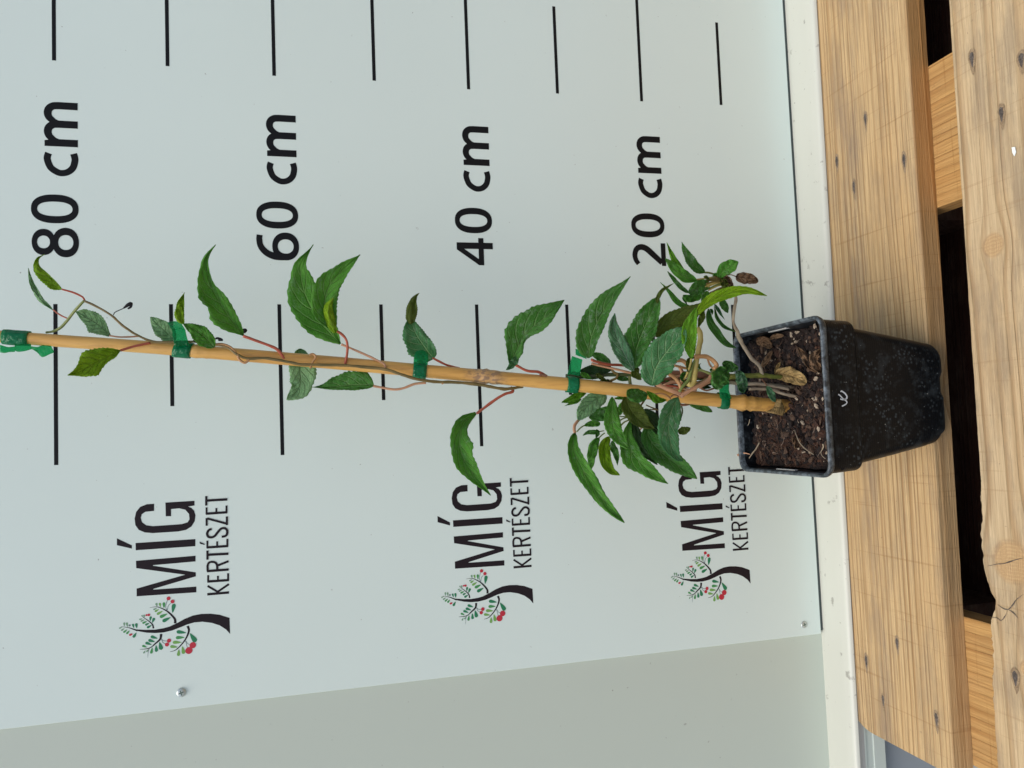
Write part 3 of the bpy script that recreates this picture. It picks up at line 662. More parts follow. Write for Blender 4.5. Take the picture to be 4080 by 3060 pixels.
def shell(name, levels, mat, parent, smooth=True, cap=False, notch=False):
    V, Fc = [], []
    Ls = [rsq(*l) for l in levels]; k = len(Ls[0])
    assert all(len(l) == k for l in Ls), [len(l) for l in Ls]
    for l in Ls: V += l
    for j in range(len(Ls) - 1):
        for i in range(k): Fc.append((j * k + i, j * k + (i + 1) % k, (j + 1) * k + (i + 1) % k, (j + 1) * k + i))
    if cap: Fc.append(tuple(range(k))[::-1])
    return mesh_obj(name, V, Fc, mat, parent, smooth)
HX, HY = .0705, .0738
body = shell('pot_body', [(.036, .0425, .020, .0035, 10, -.003), (.044, .0497, .018, .0015, 10, -.003), (.0462, .0524, .0175, .0008, 10, -.003), (.0475, .0538, .017, .004, 10, -.003), (.050, .0558, .016, .020, 10, -.0025), (.0555, .0603, .014, .055, 10, -.0012), (.0618, .0652, .012, .0985),
                  (.0622, .0656, .012, .1015), (.0662, .0694, .011, .1030), (.0668, .070, .011, .1050), (.0685, .0717, .011, .1340)], MAT['pot'], pot, cap=True)
# feet notches on the front bottom edge
for p in body.data.vertices:
    if p.co.z < .0042 and p.co.y < PC.y - .03:
        s = math.sin((p.co.x - PC.x) * 115 + .8)
        if s > .35: p.co.z += .0025
rim = shell('rim', [(.0685, .0717, .011, .1335), (.0702, .0734, .0115, .1345), (.0712, .0744, .012, .1372), (.0712, .0744, .012, .1394), (.0706, .0738, .0115, RZ), (.0694, .0726, .011, RZ + .0002), (.0682, .0714, .0105, .1394), (.0676, .0708, .010, .1360), (.0668, .070, .010, .128), (.065, .068, .010, .105)], MAT['rim'], pot)
# inner wall lining reads as dark plastic
shell('inner_wall', [(.0674, .0706, .010, .1352), (.0666, .0698, .010, .128), (.0648, .0678, .010, .104)], MAT['pot'], pot)
# rim slots on the two sides
for sx in (-1, 1):
    b_ = MB(); x = PC.x + sx * .0671; 
    b_.box(x - .0006, x + .0006, PC.y - .014, PC.y + .016, .1310, .1345); b_.build('slot', MAT['chalk'] if False else MAT['lip'], pot)
# handwriting on the collar front
hw = []
def yfront(z): return PC.y - (.0700 + (z - .105) * .0586) - .0004
V, Fc = [], []
for r, pts in (('C4', [(1905, 48), (1930, 62), (1985, 118), (2020, 128), (2045, 112), (2048, 78), (2025, 40), (1985, 8), (1960, -8), (1945, 4)]),
               ('C4', [(1940, 124), (1985, 132), (2038, 124)]), ('C4', [(1985, 120), (2030, 150), (2048, 172), (2040, 198), (2010, 222), (1968, 242)])):
    Q = []
    for p in pts:
        a = P(*px(r, *p), yfront(.12)); a = P(*px(r, *p), yfront(a.z)); Q.append(a)
    v_, f_ = tube_geo(Q, .00065, n=len(pts) * 6, seg=6); v_ = [Vector((a.x, yfront(a.z) - (.0001 if a.y > yfront(a.z) else .0003), a.z)) for a in v_]
    n = len(V); V += v_; Fc += [tuple(i + n for i in q) for q in f_]
mesh_obj('handwriting', V, Fc, MAT['chalk'], pot)

# ------------------------------------------------------------------ soil
SZ = .1235
def soil_h(x, y):
    v = Vector((x, y, 0)); return SZ + .0075 * noise.noise(v * 35) + .0045 * noise.noise(v * 110) + .0026 * noise.noise(v * 300)
V, Fc, mi = [], [], []; n = 90
for i in range(n + 1):
    for j in range(n + 1):
        x = PC.x - .0655 + .131 * i / n; y = PC.y - .0685 + .137 * j / n; V.append(Vector((x, y, soil_h(x, y))))
for i in range(n):
    for j in range(n):
        Fc.append((i * (n + 1) + j, (i + 1) * (n + 1) + j, (i + 1) * (n + 1) + j + 1, i * (n + 1) + j + 1))
        c = V[i * (n + 1) + j]; mi.append(1 if (noise.noise(Vector((c.x, c.y, 5)) * 32) + .45 * (-(c.x - PC.x) * 20 - .1)) > .30 else 0)
sb = MB(); sb.v = V; sb.f = Fc; sb.mi = mi
R = random.Random(3)
def blob(b, c, s, m, el=(1, 1, 1)):
    bmq = bmesh.new(); bmesh.ops.create_icosphere(bmq, subdivisions=1, radius=1)
    rot = Matrix.Rotation(R.uniform(0, 6.28), 3, 'Z') @ Matrix.Rotation(R.uniform(-.6, .6), 3, 'X')
    vs_ = [rot @ Vector((v.co.x * s * el[0] * R.uniform(.75, 1.2), v.co.y * s * el[1] * R.uniform(.75, 1.2), v.co.z * s * el[2] * R.uniform(.8, 1.2))) + c for v in bmq.verts]
    b.add(vs_, [tuple(v.index for v in f.verts) for f in bmq.faces], m); bmq.free()
for i in range(1500):
    x = PC.x + R.uniform(-.062, .062); y = PC.y + R.uniform(-.064, .064); z = soil_h(x, y)
    m = R.choices([0, 1, 2, 3], [60, 8 if x > PC.x else 26, 16, 3.5])[0]
    s = R.uniform(.0006, .0022) if m != 3 else R.uniform(.0004, .0011)
    if R.random() < .04: s *= 1.7
    blob(sb, Vector((x, y, z + s * .3)), s, m, (R.uniform(1, 2.2), 1, .6))
for i in range(95):          # coarse bark chips
    x = PC.x + R.uniform(-.058, .058); y = PC.y + R.uniform(-.060, .060)
    blob(sb, Vector((x, y, soil_h(x, y) + .0012)), R.uniform(.0024, .0048), R.choices([0, 1, 2], [35, 25, 40])[0], (R.uniform(1.2, 2.0), R.uniform(.5, .9), R.uniform(.3, .55)))
for i in range(26):          # pale grit
    x = PC.x + R.uniform(-.060, .060); y = PC.y + R.uniform(-.066, .056)
    blob(sb, Vector((x, y, soil_h(x, y) + .0012)), R.uniform(.0011, .0020), 3, (1.3, .8, .7))
for i in range(420):         # fibres and rootlets
    x = PC.x + R.uniform(-.060, .060); y = PC.y + R.uniform(-.062, .062); z = soil_h(x, y) + .0008; a = R.uniform(0, 6.28); l = R.uniform(.003, .011)
    pts = [Vector((x + math.cos(a) * l * t + R.uniform(-.001, .001), y + math.sin(a) * l * t + R.uniform(-.001, .001), z + R.uniform(0, .0022))) for t in (0, .35, .7, 1)]
    v_, f_ = tube_geo(pts, R.uniform(.00015, .00038), n=8, seg=4); sb.add(v_, f_, R.choices([1, 2, 4, 3], [46, 42, 11, 1])[0])
for (x, y) in ((1285, 515), (1565, 120), (1575, 232), (1640, 612), (560, 585), (1300, 1010), (1400, 790), (600, 340)):
    c = PZ(*px('C4', x, y), SZ + .003); blob(sb, Vector((c.x, c.y, soil_h(c.x, c.y) + .0018)), .0026, 3, (1.2, .75, .6))
for (x, y) in ((1110, 485), (1035, 530), (1090, 640), (1500, 1215), (1490, 400), (1515, 505), (650, 820), (1340, 640)):
    c = PZ(*px('C3', x, y), SZ + .003); blob(sb, Vector((c.x, c.y, soil_h(c.x, c.y) + .0018)), .0027, 3, (1.3, .7, .6))
tag(sb.build('potting_soil', [MAT['soil'], MAT['soil_red'], MAT['soil_bark'], MAT['soil_pale'], MAT['root']]), 'dark brown peat with bark bits and fine roots filling the black pot', 'soil', kind='stuff')

# ------------------------------------------------------------------ leaf builder
def cy(x): return -.085 - .050 * (x / 3150.0)          # depth of the cane at picture column x
LEAFN = [0]
def leaf(reg, mid, a, b, mat, y0, y1, parent, fold=.25, curl=0.0, peak=.36, acu=1.5, name='leaf', teeth=.045, nu=44, label=None, ripple=.0012, base=.55):
    """mid: midrib picture points base to tip; a/b half widths (zoom px) left/right of travel; y0,y1 depth at base and tip."""
    LEAFN[0] += 1; sd = LEAFN[0] * 3.7
    s = REG[reg][2]; Q = [px(reg, *p) for p in mid]; C = cat_rom(Q, nu + 1)
    q = base; pw = acu if acu else 1.3
    if peak: q = pw * peak / (1 - peak); q = max(.35, q)
    um = q / (q + pw); mx = um ** q * (1 - um) ** pw
    nv = 6; V, UV, Fc = [], [], []
    la = [c[0] for c in cat_rom([(w_, i * 40.0) for i, w_ in enumerate(a)], nu + 1)] if isinstance(a, list) else None
    lb = [c[0] for c in cat_rom([(w_, i * 40.0) for i, w_ in enumerate(b)], nu + 1)] if isinstance(b, list) else None
    if la: a = max(la)
    if lb: b = max(lb)
    Ts = 15 if a + b > 60 else 8
    for i, c in enumerate(C):
        u = i / nu; p0 = C[max(0, i - 2)]; p1 = C[min(nu, i + 2)]; d = math.hypot(p1[0] - p0[0], p1[1] - p0[1]) or 1
        nx, ny = (p1[1] - p0[1]) / d, -(p1[0] - p0[0]) / d
        w = (u ** q * (1 - u) ** pw) / mx if 0 < u < 1 else 0
        w = max(w, .02 if u > 0 else .05)
        yy = y0 + (y1 - y0) * u + curl * math.sin(math.pi * u)
        for j in range(-nv, nv + 1):
            v = j / nv; hw_ = (a if v > 0 else b) * s * w
            if v > 0 and la: hw_ = max(.4, la[i]) * s
            if v < 0 and lb: hw_ = max(.4, lb[i]) * s
            if abs(j) == nv: hw_ *= 1 + teeth * 2.6 * ((u * Ts) % 1 - .5) + .20 * noise.noise(Vector((u * 5, sd, v)))
            elif abs(j) == nv - 1: hw_ *= 1 + .15 * noise.noise(Vector((u * 5, sd, v)))
            X = c[0] + nx * hw_ * v; Y_ = c[1] + ny * hw_ * v
            met = abs(v) * hw_ / F0 * .72
            rp = ripple * noise.noise(Vector((u * 6, v * 2.2 + sd, sd))) * (.3 + abs(v)) * 2
            V.append(P(X, Y_, yy - fold * met * (1 if v > 0 else .8) + rp)); UV.append((u, (v + 1) / 2))
    k = 2 * nv + 1
    for i in range(nu):
        for j in range(k - 1): Fc.append((i * k + j, i * k + j + 1, (i + 1) * k + j + 1, (i + 1) * k + j))
    o = mesh_obj(name, V, Fc, LM[mat], parent, True, uvs=UV, label=label)
    so_ = o.modifiers.new('thick', 'SOLIDIFY'); so_.thickness = .00035; so_.offset = 0
    return o
def stemline(reg, pts, r, mat, ys, name='stem', parent=None, n=None, seg=8, wob=.25):
    """pts picture points (zoom px); r radius in metres; ys depth or list of depths."""
    k = len(pts); Ys = ys if isinstance(ys, (list, tuple)) else [ys] * k
    if len(Ys) != k: Ys = [c[0] for c in cat_rom([(y, 0.0) for y in Ys], k)] if len(Ys) > 2 else [Ys[0] + (Ys[1] - Ys[0]) * i / (k - 1) for i in range(k)]
    Q = [P(*px(reg, *p), y) for p, y in zip(pts, Ys)]
    V, Fc = tube_geo(Q, r, n or k * 7, seg, wob)
    return mesh_obj(name, V, Fc, SM[mat], parent, True)

# ------------------------------------------------------------------ bamboo cane
CP = [(-160, 1326), (0, 1341), (615, 1385), (1360, 1448), (1975, 1504), (2344, 1539), (2720, 1580), (2966, 1606), (3160, 1621), (3215, 1626)]
CA = [P(x, y, cy(x)) for x, y in CP]
def cane_at(x):
    for (x0, y0), (x1, y1) in zip(CP, CP[1:]):
        if x0 <= x <= x1: return P(x, y0 + (y1 - y0) * (x - x0) / (x1 - x0), cy(x))
    return CA[-1]
def cane_r(x): return .0050 + .0016 * max(0, x) / 3150
cane = empty('bamboo_cane', CA[-1], 'yellow bamboo stake standing in the pot behind its green ties', 'cane')
V, Fc = [], []; seg = 24; n = 240; nodes = [(785, .6), (1935, 1.0), (2957, 1.3)]
pts = [cane_at(-160 + (3215 + 160) * i / n) for i in range(n + 1)]
for i, p in enumerate(pts):
    x = -160 + (3375) * i / n; d = (pts[min(n, i + 1)] - pts[max(0, i - 1)]).normalized(); a = d.orthogonal().normalized(); bb = d.cross(a)
    r = cane_r(x)
    for (nx_, st) in nodes:
        r += .0011 * st * math.exp(-((x - nx_) / 16) ** 2) + .0007 * st * math.exp(-((x - nx_ - 34) / 10) ** 2) - .0006 * st * math.exp(-((x - nx_ - 19) / 7) ** 2)
    for k in range(seg):
        t = 2 * math.pi * k / seg; rough = sum(math.exp(-((x - q[0]) / 60) ** 2) * q[1] for q in nodes)
        rr = r * (1 + .012 * noise.noise(Vector((math.cos(t) * 2, math.sin(t) * 2, x / 200))) + .13 * rough * noise.noise(Vector((math.cos(t) * 4, math.sin(t) * 4, x / 12))))
        V.append(p + (a * math.cos(t) + bb * math.sin(t)) * rr)
for i in range(n):
    for k in range(seg): Fc.append((i * seg + k, i * seg + (k + 1) % seg, (i + 1) * seg + (k + 1) % seg, (i + 1) * seg + k))
mesh_obj('culm', V, Fc, MAT['bamboo'], cane, True)
# curled sheath at the soil
def sheet(name, reg, rows, ydep, mat, parent, label=None, bulge=0.0, uv=True):
    """rows: list of picture polylines (zoom px), quads between, ydep per row or number"""
    V, Fc, UV = [], [], []; m = 12
    yd = ydep if isinstance(ydep, (list, tuple)) else [ydep] * len(rows)
    rs = [cat_rom(r, m) for r in rows]; nr = len(rs) * 4
    for i in range(nr):
        t = i / (nr - 1) * (len(rs) - 1); j = min(len(rs) - 2, int(t)); u = t - j
        for k in range(m):
            X = rs[j][k][0] * (1 - u) + rs[j + 1][k][0] * u; Y_ = rs[j][k][1] * (1 - u) + rs[j + 1][k][1] * u
            yy = yd[j] * (1 - u) + yd[j + 1] * u - bulge * math.sin(math.pi * k / (m - 1)) * math.sin(math.pi * i / (nr - 1)) + .0010 * noise.noise(Vector((i * .5, k * .45, X)))
            V.append(P(*px(reg, X, Y_), yy)); UV.append((i / (nr - 1), k / (m - 1)))
    for i in range(nr - 1):
        for k in range(m - 1): Fc.append((i * m + k, i * m + k + 1, (i + 1) * m + k + 1, (i + 1) * m + k))
    o = mesh_obj(name, V, Fc, mat, parent, True, uvs=UV, label=label)
    q = o.modifiers.new('thick', 'SOLIDIFY'); q.thickness = .0005; q.offset = 0
    return o
ys_ = cy(3100) - .009
tag(sheet('dry_leaf', 'A6', [[(620, 925), (600, 950), (585, 985), (540, 1010)], [(640, 930), (630, 960), (620, 990), (590, 1022)], [(638, 940), (650, 965), (662, 1000), (650, 1035)]], [ys_, ys_ - .004, ys_ - .002], LM['tan'], None),
    'pale tan dead leaf wrapped over the foot of the bamboo stake', 'dead leaf')

# ------------------------------------------------------------------ green ties
def ring_tie(x0, x1, label, tabs=(), grow=1.16, skew=0):
    c0 = cane_at((x0 + x1) / 2); t = empty('plant_tie', c0, label, 'plant tie', 'green plastic ties round the bamboo stake')
    V, Fc = [], []; seg = 32; rows = 6
    A0, A1 = cane_at(x0), cane_at(x1); d = (A1 - A0).normalized(); a = Vector((1, 0, 0)); a = (a - d * a.dot(d)).normalized(); bb = d.cross(a)
    for i in range(rows):
        u = i / (rows - 1)
        for k in range(seg):
            th = 2 * math.pi * k / seg; r = cane_r((x0 + x1) / 2) * (grow - .08) + .0005 * noise.noise(Vector((math.cos(th) * 2, math.sin(th) * 2 + x0, u * 3))) + .0003 * math.sin(u * math.pi)
            q = A0.lerp(A1, u) + d * skew * math.cos(th)
            V.append(q + a * math.cos(th) * r * 1.08 + bb * math.sin(th) * r)
    for i in range(rows - 1):
        for k in range(seg): Fc.append((i * seg + k, i * seg + (k + 1) % seg, (i + 1) * seg + (k + 1) % seg, (i + 1) * seg + k))
    o = mesh_obj('band', V, Fc, MAT['tape'], t, True); q = o.modifiers.new('thick', 'SOLIDIFY'); q.thickness = .00025; q.offset = 1
    for (reg, rows_, yd) in tabs:
        sheet('tab', reg, rows_, yd, MAT['tab'], t)
c = cy(60)
ring_tie(14, 118, 'topmost green plastic tie with a ragged clear tail, at the top end of the stake',
         [('A4', [[(0, 575), (30, 585), (60, 590), (100, 585)], [(0, 625), (30, 628), (60, 622), (95, 620)]], [c - .007, c - .009]),
          ('A4', [[(95, 570), (110, 575), (160, 570), (200, 570)], [(95, 612), (120, 620), (160, 615), (205, 602)]], [c - .007, c - .010]),
          ('A4', [[(200, 585), (240, 590), (280, 578), (330, 582)], [(205, 602), (245, 620), (300, 612), (352, 625)], [(245, 610), (255, 640), (278, 655), (320, 635)]], [c - .004, c - .002, c])])
c = cy(720)
ring_tie(695, 765, 'green plastic tie with a folded pale top beside the seventy centimetre mark',
         [('A4', [[(1085, 432), (1115, 425), (1145, 425), (1175, 438)], [(1098, 455), (1120, 455), (1150, 455), (1190, 462)], [(1115, 480), (1140, 475), (1170, 470), (1200, 478)]], [c + .004, c - .003, c - .007]),
          ('A4', [[(1115, 480), (1140, 475), (1170, 470), (1200, 478)], [(1120, 540), (1150, 535), (1180, 525), (1212, 530)], [(1135, 590), (1160, 585), (1200, 580), (1228, 585)]], [c - .007, c - .009, c - .008])], skew=.0012)
c = cy(1660)
ring_tie(1645, 1698, 'green plastic tie holding the vine between the forty and fifty centimetre marks',
         [('A5', [[(478, 625), (500, 612), (530, 610), (560, 630)], [(470, 660), (500, 650), (530, 650), (562, 655)], [(468, 705), (500, 700), (530, 700), (560, 705)]], [c - .010, c - .011, c - .0085])])
c = cy(2280)
ring_tie(2257, 2302, 'green plastic tie with a stiff pale tail just above the leafy clump',
         [('A5', [[(1495, 648), (1515, 655), (1535, 662), (1562, 672)], [(1482, 700), (1510, 700), (1530, 705), (1555, 712)], [(1465, 770), (1490, 768), (1515, 772), (1545, 778)]], [c - .012, c - .010, c - .007]),
          ('A5', [[(1518, 602), (1535, 608), (1550, 618), (1565, 622)], [(1518, 640), (1540, 648), (1560, 655), (1590, 668)]], [c - .004, c - .006])])
c = cy(2880)
ring_tie(2862, 2896, 'dark green tie with a knotted loop just above the soil', grow=1.14, skew=-.001,
         tabs=[('B7', [[(1175, 1040), (1220, 1030), (1280, 1000), (1350, 960)], [(1175, 1150), (1230, 1160), (1290, 1160), (1345, 1140)], [(1190, 1270), (1240, 1290), (1300, 1300), (1390, 1275)]], [c - .011, c - .013, c - .010])])

# ------------------------------------------------------------------ the plant
plant = empty('climbing_plant', P(3150, 1560, cy(3150) - .004), 'young climbing plant with toothed pointed leaves on red stalks, tied to the stake', 'plant')
PARENT = [plant]
def lf(reg, mid, a, b, mat, dy0, dy1, pet=None, pmat='red', pr=.0009, prx=None, **kw):
    x = px(reg, *mid[0])[0]; c = cy(x)
    o = leaf(reg, mid, a, b, mat, c + dy0, c + dy1, plant, **kw)
    if pet:
        r = pet[0]; pts = pet[1]; e = pet[2] if len(pet) > 2 else 0.0
        s_ = stemline(r, pts, pr, pmat, [c + dy0, c + e], 'petiole'); s_.parent = o; s_.location = (0, 0, 0)
    return o
f = -.007   # in front of the cane by its radius
# --- upper shoot
lf('A4', [(345, 352), (260, 270), (205, 170), (183, 78)], 20, 16, 'pale', .0, .01, ('A4', [(345, 350), (395, 385), (437, 404)], -.002), 'red', .0006, acu=1.1, peak=.45)
lf('A4', [(402, 215), (320, 135), (255, 72), (250, 20), (290, -12)], 62, 10, 'yellow', -.010, .0, ('A4', [(400, 215), (470, 235), (530, 262), (548, 285)], -.004), 'red', .0008, peak=.35)
lf('A4', [(712, 515), (640, 445), (560, 395), (490, 360)], [10, 44, 62, 72, 58, 42, 26, 1], [6, 22, 44, 56, 60, 52, 40, 1], 'pale', .012, .020, ('A4', [(710, 515), (780, 525), (905, 520)], .006), 'pink', .0007, acu=1.0, peak=.42)
lf('A4', [(780, 612), (700, 655), (600, 705), (520, 750), (438, 773)], [2, 24, 32, 50, 76, 48, 16, 1], [2, 66, 84, 98, 95, 70, 26, 1], 'yellow', -.012, -.03, ('A4', [(778, 612), (870, 585), (975, 562)], f), 'red', .0010, peak=.42, acu=1.35)
lf('A4', [(1135, 548), (1075, 490), (1020, 440), (975, 395)], 62, 55, 'pale', .004, .012, acu=.9, peak=.4)
lf('A4', [(1192, 440), (1168, 390), (1175, 310), (1195, 235)], 38, 25, 'yellow', -.010, -.004, acu=1.3, peak=.35)
lf('A4', [(1390, 590), (1320, 520), (1250, 470), (1185, 438)], 62, 52, 'mid', -.012, -.016, peak=.38, acu=1.1)
lf('A4', [(1578, 515), (1470, 370), (1370, 200), (1335, 60), (1350, -10), (1398, -74)], [4, 82, 112, 88, 112, 84, 46, 22, 9, 1], [4, 42, 54, 56, 44, 26, 18, 14, 8, 1], 'mid', -.014, -.03, ('A4', [(1575, 518), (1690, 560), (1790, 602), (1845, 668)], f), 'red', .0012, peak=.33, acu=1.25, fold=.5)
# --- pair at the sixty mark
lf('A4', [(2205, 570), (2080, 430), (1985, 270), (1948, 130), (1950, 50), (2030, -74)], 120, 105, 'mid', -.002, .012, None, peak=.38, acu=1.6)
lf('A4', [(2165, 478), (2105, 330), (2130, 200), (2210, 100), (2334, -9)], 92, 82, 'mid', -.012, -.022, ('A5', [(-45, 478), (0, 505), (32, 545), (40, 610), (25, 700)], f), 'red', .0011, peak=.36, acu=1.2, fold=.5)
lf('A4', [(2175, 500), (2140, 420), (2128, 330), (2165, 270)], 34, 34, 'yellow', -.016, -.026, None, peak=.4, acu=.9, fold=-.8)
stemline('A5', [(0, 572), (100, 615), (200, 660), (275, 700), (285, 725)], .0010, 'pink', [cy(1400) - .002, cy(1500) + f], 'stem', plant)
lf('A4', [(1945, 600), (1945, 720), (1948, 830), (1920, 880), (1858, 932)], 92, 72, 'pale', .010, .0, None, peak=.42, acu=.8)
lf('A5', [(210, 838), (100, 835), (-20, 845), (-100, 852), (-190, 850)], 32, 98, 'dark', .004, .012, ('A5', [(205, 842), (330, 864), (400, 857), (480, 828), (548, 822)], .002), 'pink', .0011, peak=.3, acu=1.5)
lf('A5', [(598, 665), (540, 590), (480, 500), (440, 400)], 108, 62, 'blue', -.001, .006, ('A5', [(590, 660), (680, 705), (765, 728)], .004), 'red', .0010, peak=.36, acu=.75)
lf('A5', [(447, 440), (448, 380), (462, 300), (480, 262), (505, 240)], 30, 40, 'olive', .0, .008, None, peak=.3, acu=1.1, fold=-.5)
lf('A5', [(1098, 700), (1140, 600), (1200, 500), (1310, 405), (1445, 285)], [14, 80, 132, 128, 108, 98, 50, 1], [14, 46, 24, 38, 54, 50, 26, 1], 'dark', -.008, -.030, ('A5', [(1118, 698), (1200, 742), (1280, 752), (1330, 778)], -.001), 'red', .0013, peak=.42, acu=1.0, fold=.5)
lf('A5', [(1140, 655), (1110, 700), (1090, 722), (1068, 738)], 24, 24, 'blue', -.010, -.016, None, acu=.8, peak=.3)
lf('A5', [(872, 1018), (790, 1090), (765, 1210), (800, 1330), (870, 1430), (968, 1552)], [8, 30, 42, 88, 66, 58, 34, 14, 1], [10, 48, 58, 62, 66, 62, 48, 22, 1], 'mid', -.004, -.045, ('A5', [(878, 1020), (985, 940), (1060, 895), (1112, 878), (1095, 850)], .0), 'red', .0013, peak=.38, acu=1.1, fold=.6)
# --- big clump
lf('B4', [(530, 1205), (575, 900), (700, 600), (900, 300), (1150, 5)], 240, 120, 'dark', -.020, -.045, None, peak=.30, acu=1.15)
lf('B4', [(1200, 1395), (1060, 1150), (950, 900), (905, 720), (920, 545)], 130, 118, 'dusty', -.022, -.030, None, peak=.42, acu=1.0)
lf('B4', [(1225, 1350), (1240, 1050), (1370, 720), (1500, 440), (1560, 300)], 215, 185, 'dark', -.018, -.034, None, peak=.42, acu=.75)
lf('B4', [(1545, 400), (1550, 320), (1620, 210), (1785, 105)], 30, 30, 'olive', -.034, -.042, None, peak=.3, acu=1.2, teeth=0)
lf('B4', [(1500, 880), (1700, 690), (1950, 560), (2150, 470), (2330, 380)], 130, 160, 'olive', -.015, -.030, None, peak=.35, acu=.9, fold=-.3)
lf('B4', [(1460, 1610), (1530, 1330), (1720, 1060), (1950, 760)], 245, 235, 'blue', -.038, -.055, None, peak=.45, acu=.62, fold=.2)
lf('B4', [(2045, 1215), (2020, 1000), (2030, 750), (2115, 460)], 110, 105, 'bright', -.045, -.058, ('B4', [(2045, 1210), (2020, 1330), (1960, 1480), (1900, 1560)], -.010), 'yell', .0010, peak=.45, acu=.8)
lf('B4', [(850, 1300), (760, 1220), (680, 1170), (550, 1135)], 80, 60, 'dark', .006, .012, None, acu=.9)
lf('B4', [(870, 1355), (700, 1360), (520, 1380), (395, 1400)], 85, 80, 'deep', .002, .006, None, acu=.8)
lf('B4', [(420, 1420), (480, 1460), (540, 1490), (600, 1520)], 40, 40, 'mid', -.002, .0, None)
lf('B4', [(640, 1430), (680, 1460), (720, 1500), (820, 1540)], 40, 30, 'olive', -.002, .0, None)
lf('B4', [(1270, 1350), (1220, 1400), (1230, 1450), (1310, 1525)], 60, 60, 'olive', -.010, -.014, None, acu=.8)
stemline('B4', [(580, 1228), (700, 1272), (850, 1300), (990, 1305), (1100, 1320)], .0013, 'red', [-.135, -.12], 'stem', plant)
stemline('B4', [(580, 1282), (720, 1320), (900, 1360), (1110, 1412), (1180, 1420)], .0011, 'pink', -.128, 'stem', plant)
stemline('B4', [(200, 1468), (320, 1475), (460, 1480), (650, 1462), (900, 1448), (1180, 1450), (1450, 1480)], .0019, 'dkgreen', [-.116, -.122], 'stem', plant)
stemline('B4', [(870, 1375), (920, 1420), (960, 1440), (940, 1500), (840, 1545)], .0012, 'vine', -.122, 'stem', plant)
stemline('B4', [(1130, 1460), (1140, 1530), (1150, 1620)], .0016, 'green', -.120, 'stem', plant)
# --- shoot standing to the right
lf('B6', [(1215, 700), (1000, 900), (720, 1160), (430, 1370), (60, 1650)][::-1] if False else [(700, 1265), (760, 1260), (850, 1240), (960, 1180)], 40, 40, 'olive', -.02, -.02, None)
lf('B6', [(770, 1350), (960, 1150), (1230, 1010), (1600, 920), (2018, 1012)], 125, 90, 'yellow', -.030, -.055, None, peak=.38, acu=.95, fold=.4)
lf('B6', [(900, 1270), (860, 1400), (825, 1500), (795, 1600)], 60, 50, 'olive', -.02, -.02, None)
lf('B6', [(730, 1215), (580, 1200), (420, 1100), (290, 930), (135, 772)], 55, 50, 'mid', -.012, -.010, None, peak=.35, acu=1.2, teeth=0)
lf('B6', [(600, 640), (450, 480), (340, 280), (250, 70)], 62, 52, 'bright', -.010, -.004, None, peak=.35, acu=1.1, teeth=0)
lf('B6', [(780, 750), (580, 690), (410, 560), (290, 430), (225, 352)], 85, 120, 'mid', -.014, -.020, None, peak=.42, acu=.95, teeth=0)
lf('B6', [(640, 960), (500, 860), (360, 700), (262, 580)], 42, 40, 'dark', -.010, -.012, None, peak=.4, acu=.8, teeth=0)
lf('B6', [(925, 600), (760, 500), (640, 320), (560, 190), (515, 60)], 95, 90, 'dark', -.010, -.018, ('B6', [(915, 600), (1000, 605), (1110, 640)], -.006), 'green', .0009, peak=.38, acu=1.1)
lf('B6', [(1160, 690), (1260, 560), (1370, 490), (1510, 412)], 130, 125, 'mid', -.014, -.026, None, peak=.48, acu=.75, teeth=0)
lf('B6', [(1060, 660), (1150, 655), (1220, 690), (1290, 640)], 50, 50, 'mid', -.012, -.014, None, acu=.7, teeth=0)
lf('B6', [(1010, 790), (880, 830), (760, 900), (640, 970)], 120, 115, 'dark', -.016, -.024, None, peak=.45, acu=.55, teeth=0)
lf('B6', [(870, 960), (760, 1010), (640, 1030), (535, 1000)], 105, 40, 'mid', -.012, -.014, None, peak=.45, acu=.6, teeth=0)
lf('B6', [(545, 1000), (555, 1060), (580, 1110), (608, 1172)], 28, 28, 'dark', -.012, -.012, None, teeth=0)
lf('B6', [(975, 930), (930, 1010), (890, 1080), (870, 1140)], 55, 55, 'mid', -.018, -.022, None, acu=.8, teeth=0)
lf('B6', [(1220, 1060), (1235, 1140), (1285, 1230), (1330, 1312)], 70, 62, 'dark', -.016, -.018, None, peak=.4, acu=.8, teeth=0)
lf('B6', [(1090, 1160), (1150, 1250), (1205, 1340), (1272, 1432)], 32, 26, 'blue', -.010, -.006, None, teeth=0)
lf('B6', [(1085, 1190), (1140, 1400), (1260, 1550), (1470, 1650)], 30, 32, 'dark', -.006, .0, None, teeth=0, peak=.5, acu=1)
lf('B6', [(985, 1240), (1000, 1430), (1130, 1660), (1300, 1850), (1480, 1933)], 72, 70, 'dark', -.008, -.002, None, peak=.45, acu=.9, teeth=0)
lf('B6', [(1010, 1245), (1040, 1270), (1050, 1310), (1048, 1355)], 25, 25, 'dark', -.010, -.010, None, teeth=0)
lf('B6', [(900, 680), (940, 680), (980, 710), (1020, 745)], 28, 28, 'green' if False else 'olive', -.02, -.02, None, teeth=0)
lf('B6', [(1470, 668), (1580, 690), (1700, 700), (1862, 762)], 95, 105, 'brown', -.014, -.018, ('B6', [(1330, 645), (1390, 642), (1475, 675)], -.012), 'twig', .0005, peak=.42, acu=.5, ripple=.004, label='curled brown dead leaf', teeth=.02)
lf('B6', [(1270, 670), (1330, 730), (1370, 800), (1425, 880)], 60, 70, 'brown', -.016, -.018, None, acu=.6, ripple=.004, label='shrivelled dark brown leaf')
lf('B6', [(1200, 720), (1260, 760), (1300, 820), (1400, 870)], 50, 80, 'olive', -.018, -.02, None, acu=.6, ripple=.004, teeth=.02)
R = random.Random(11)
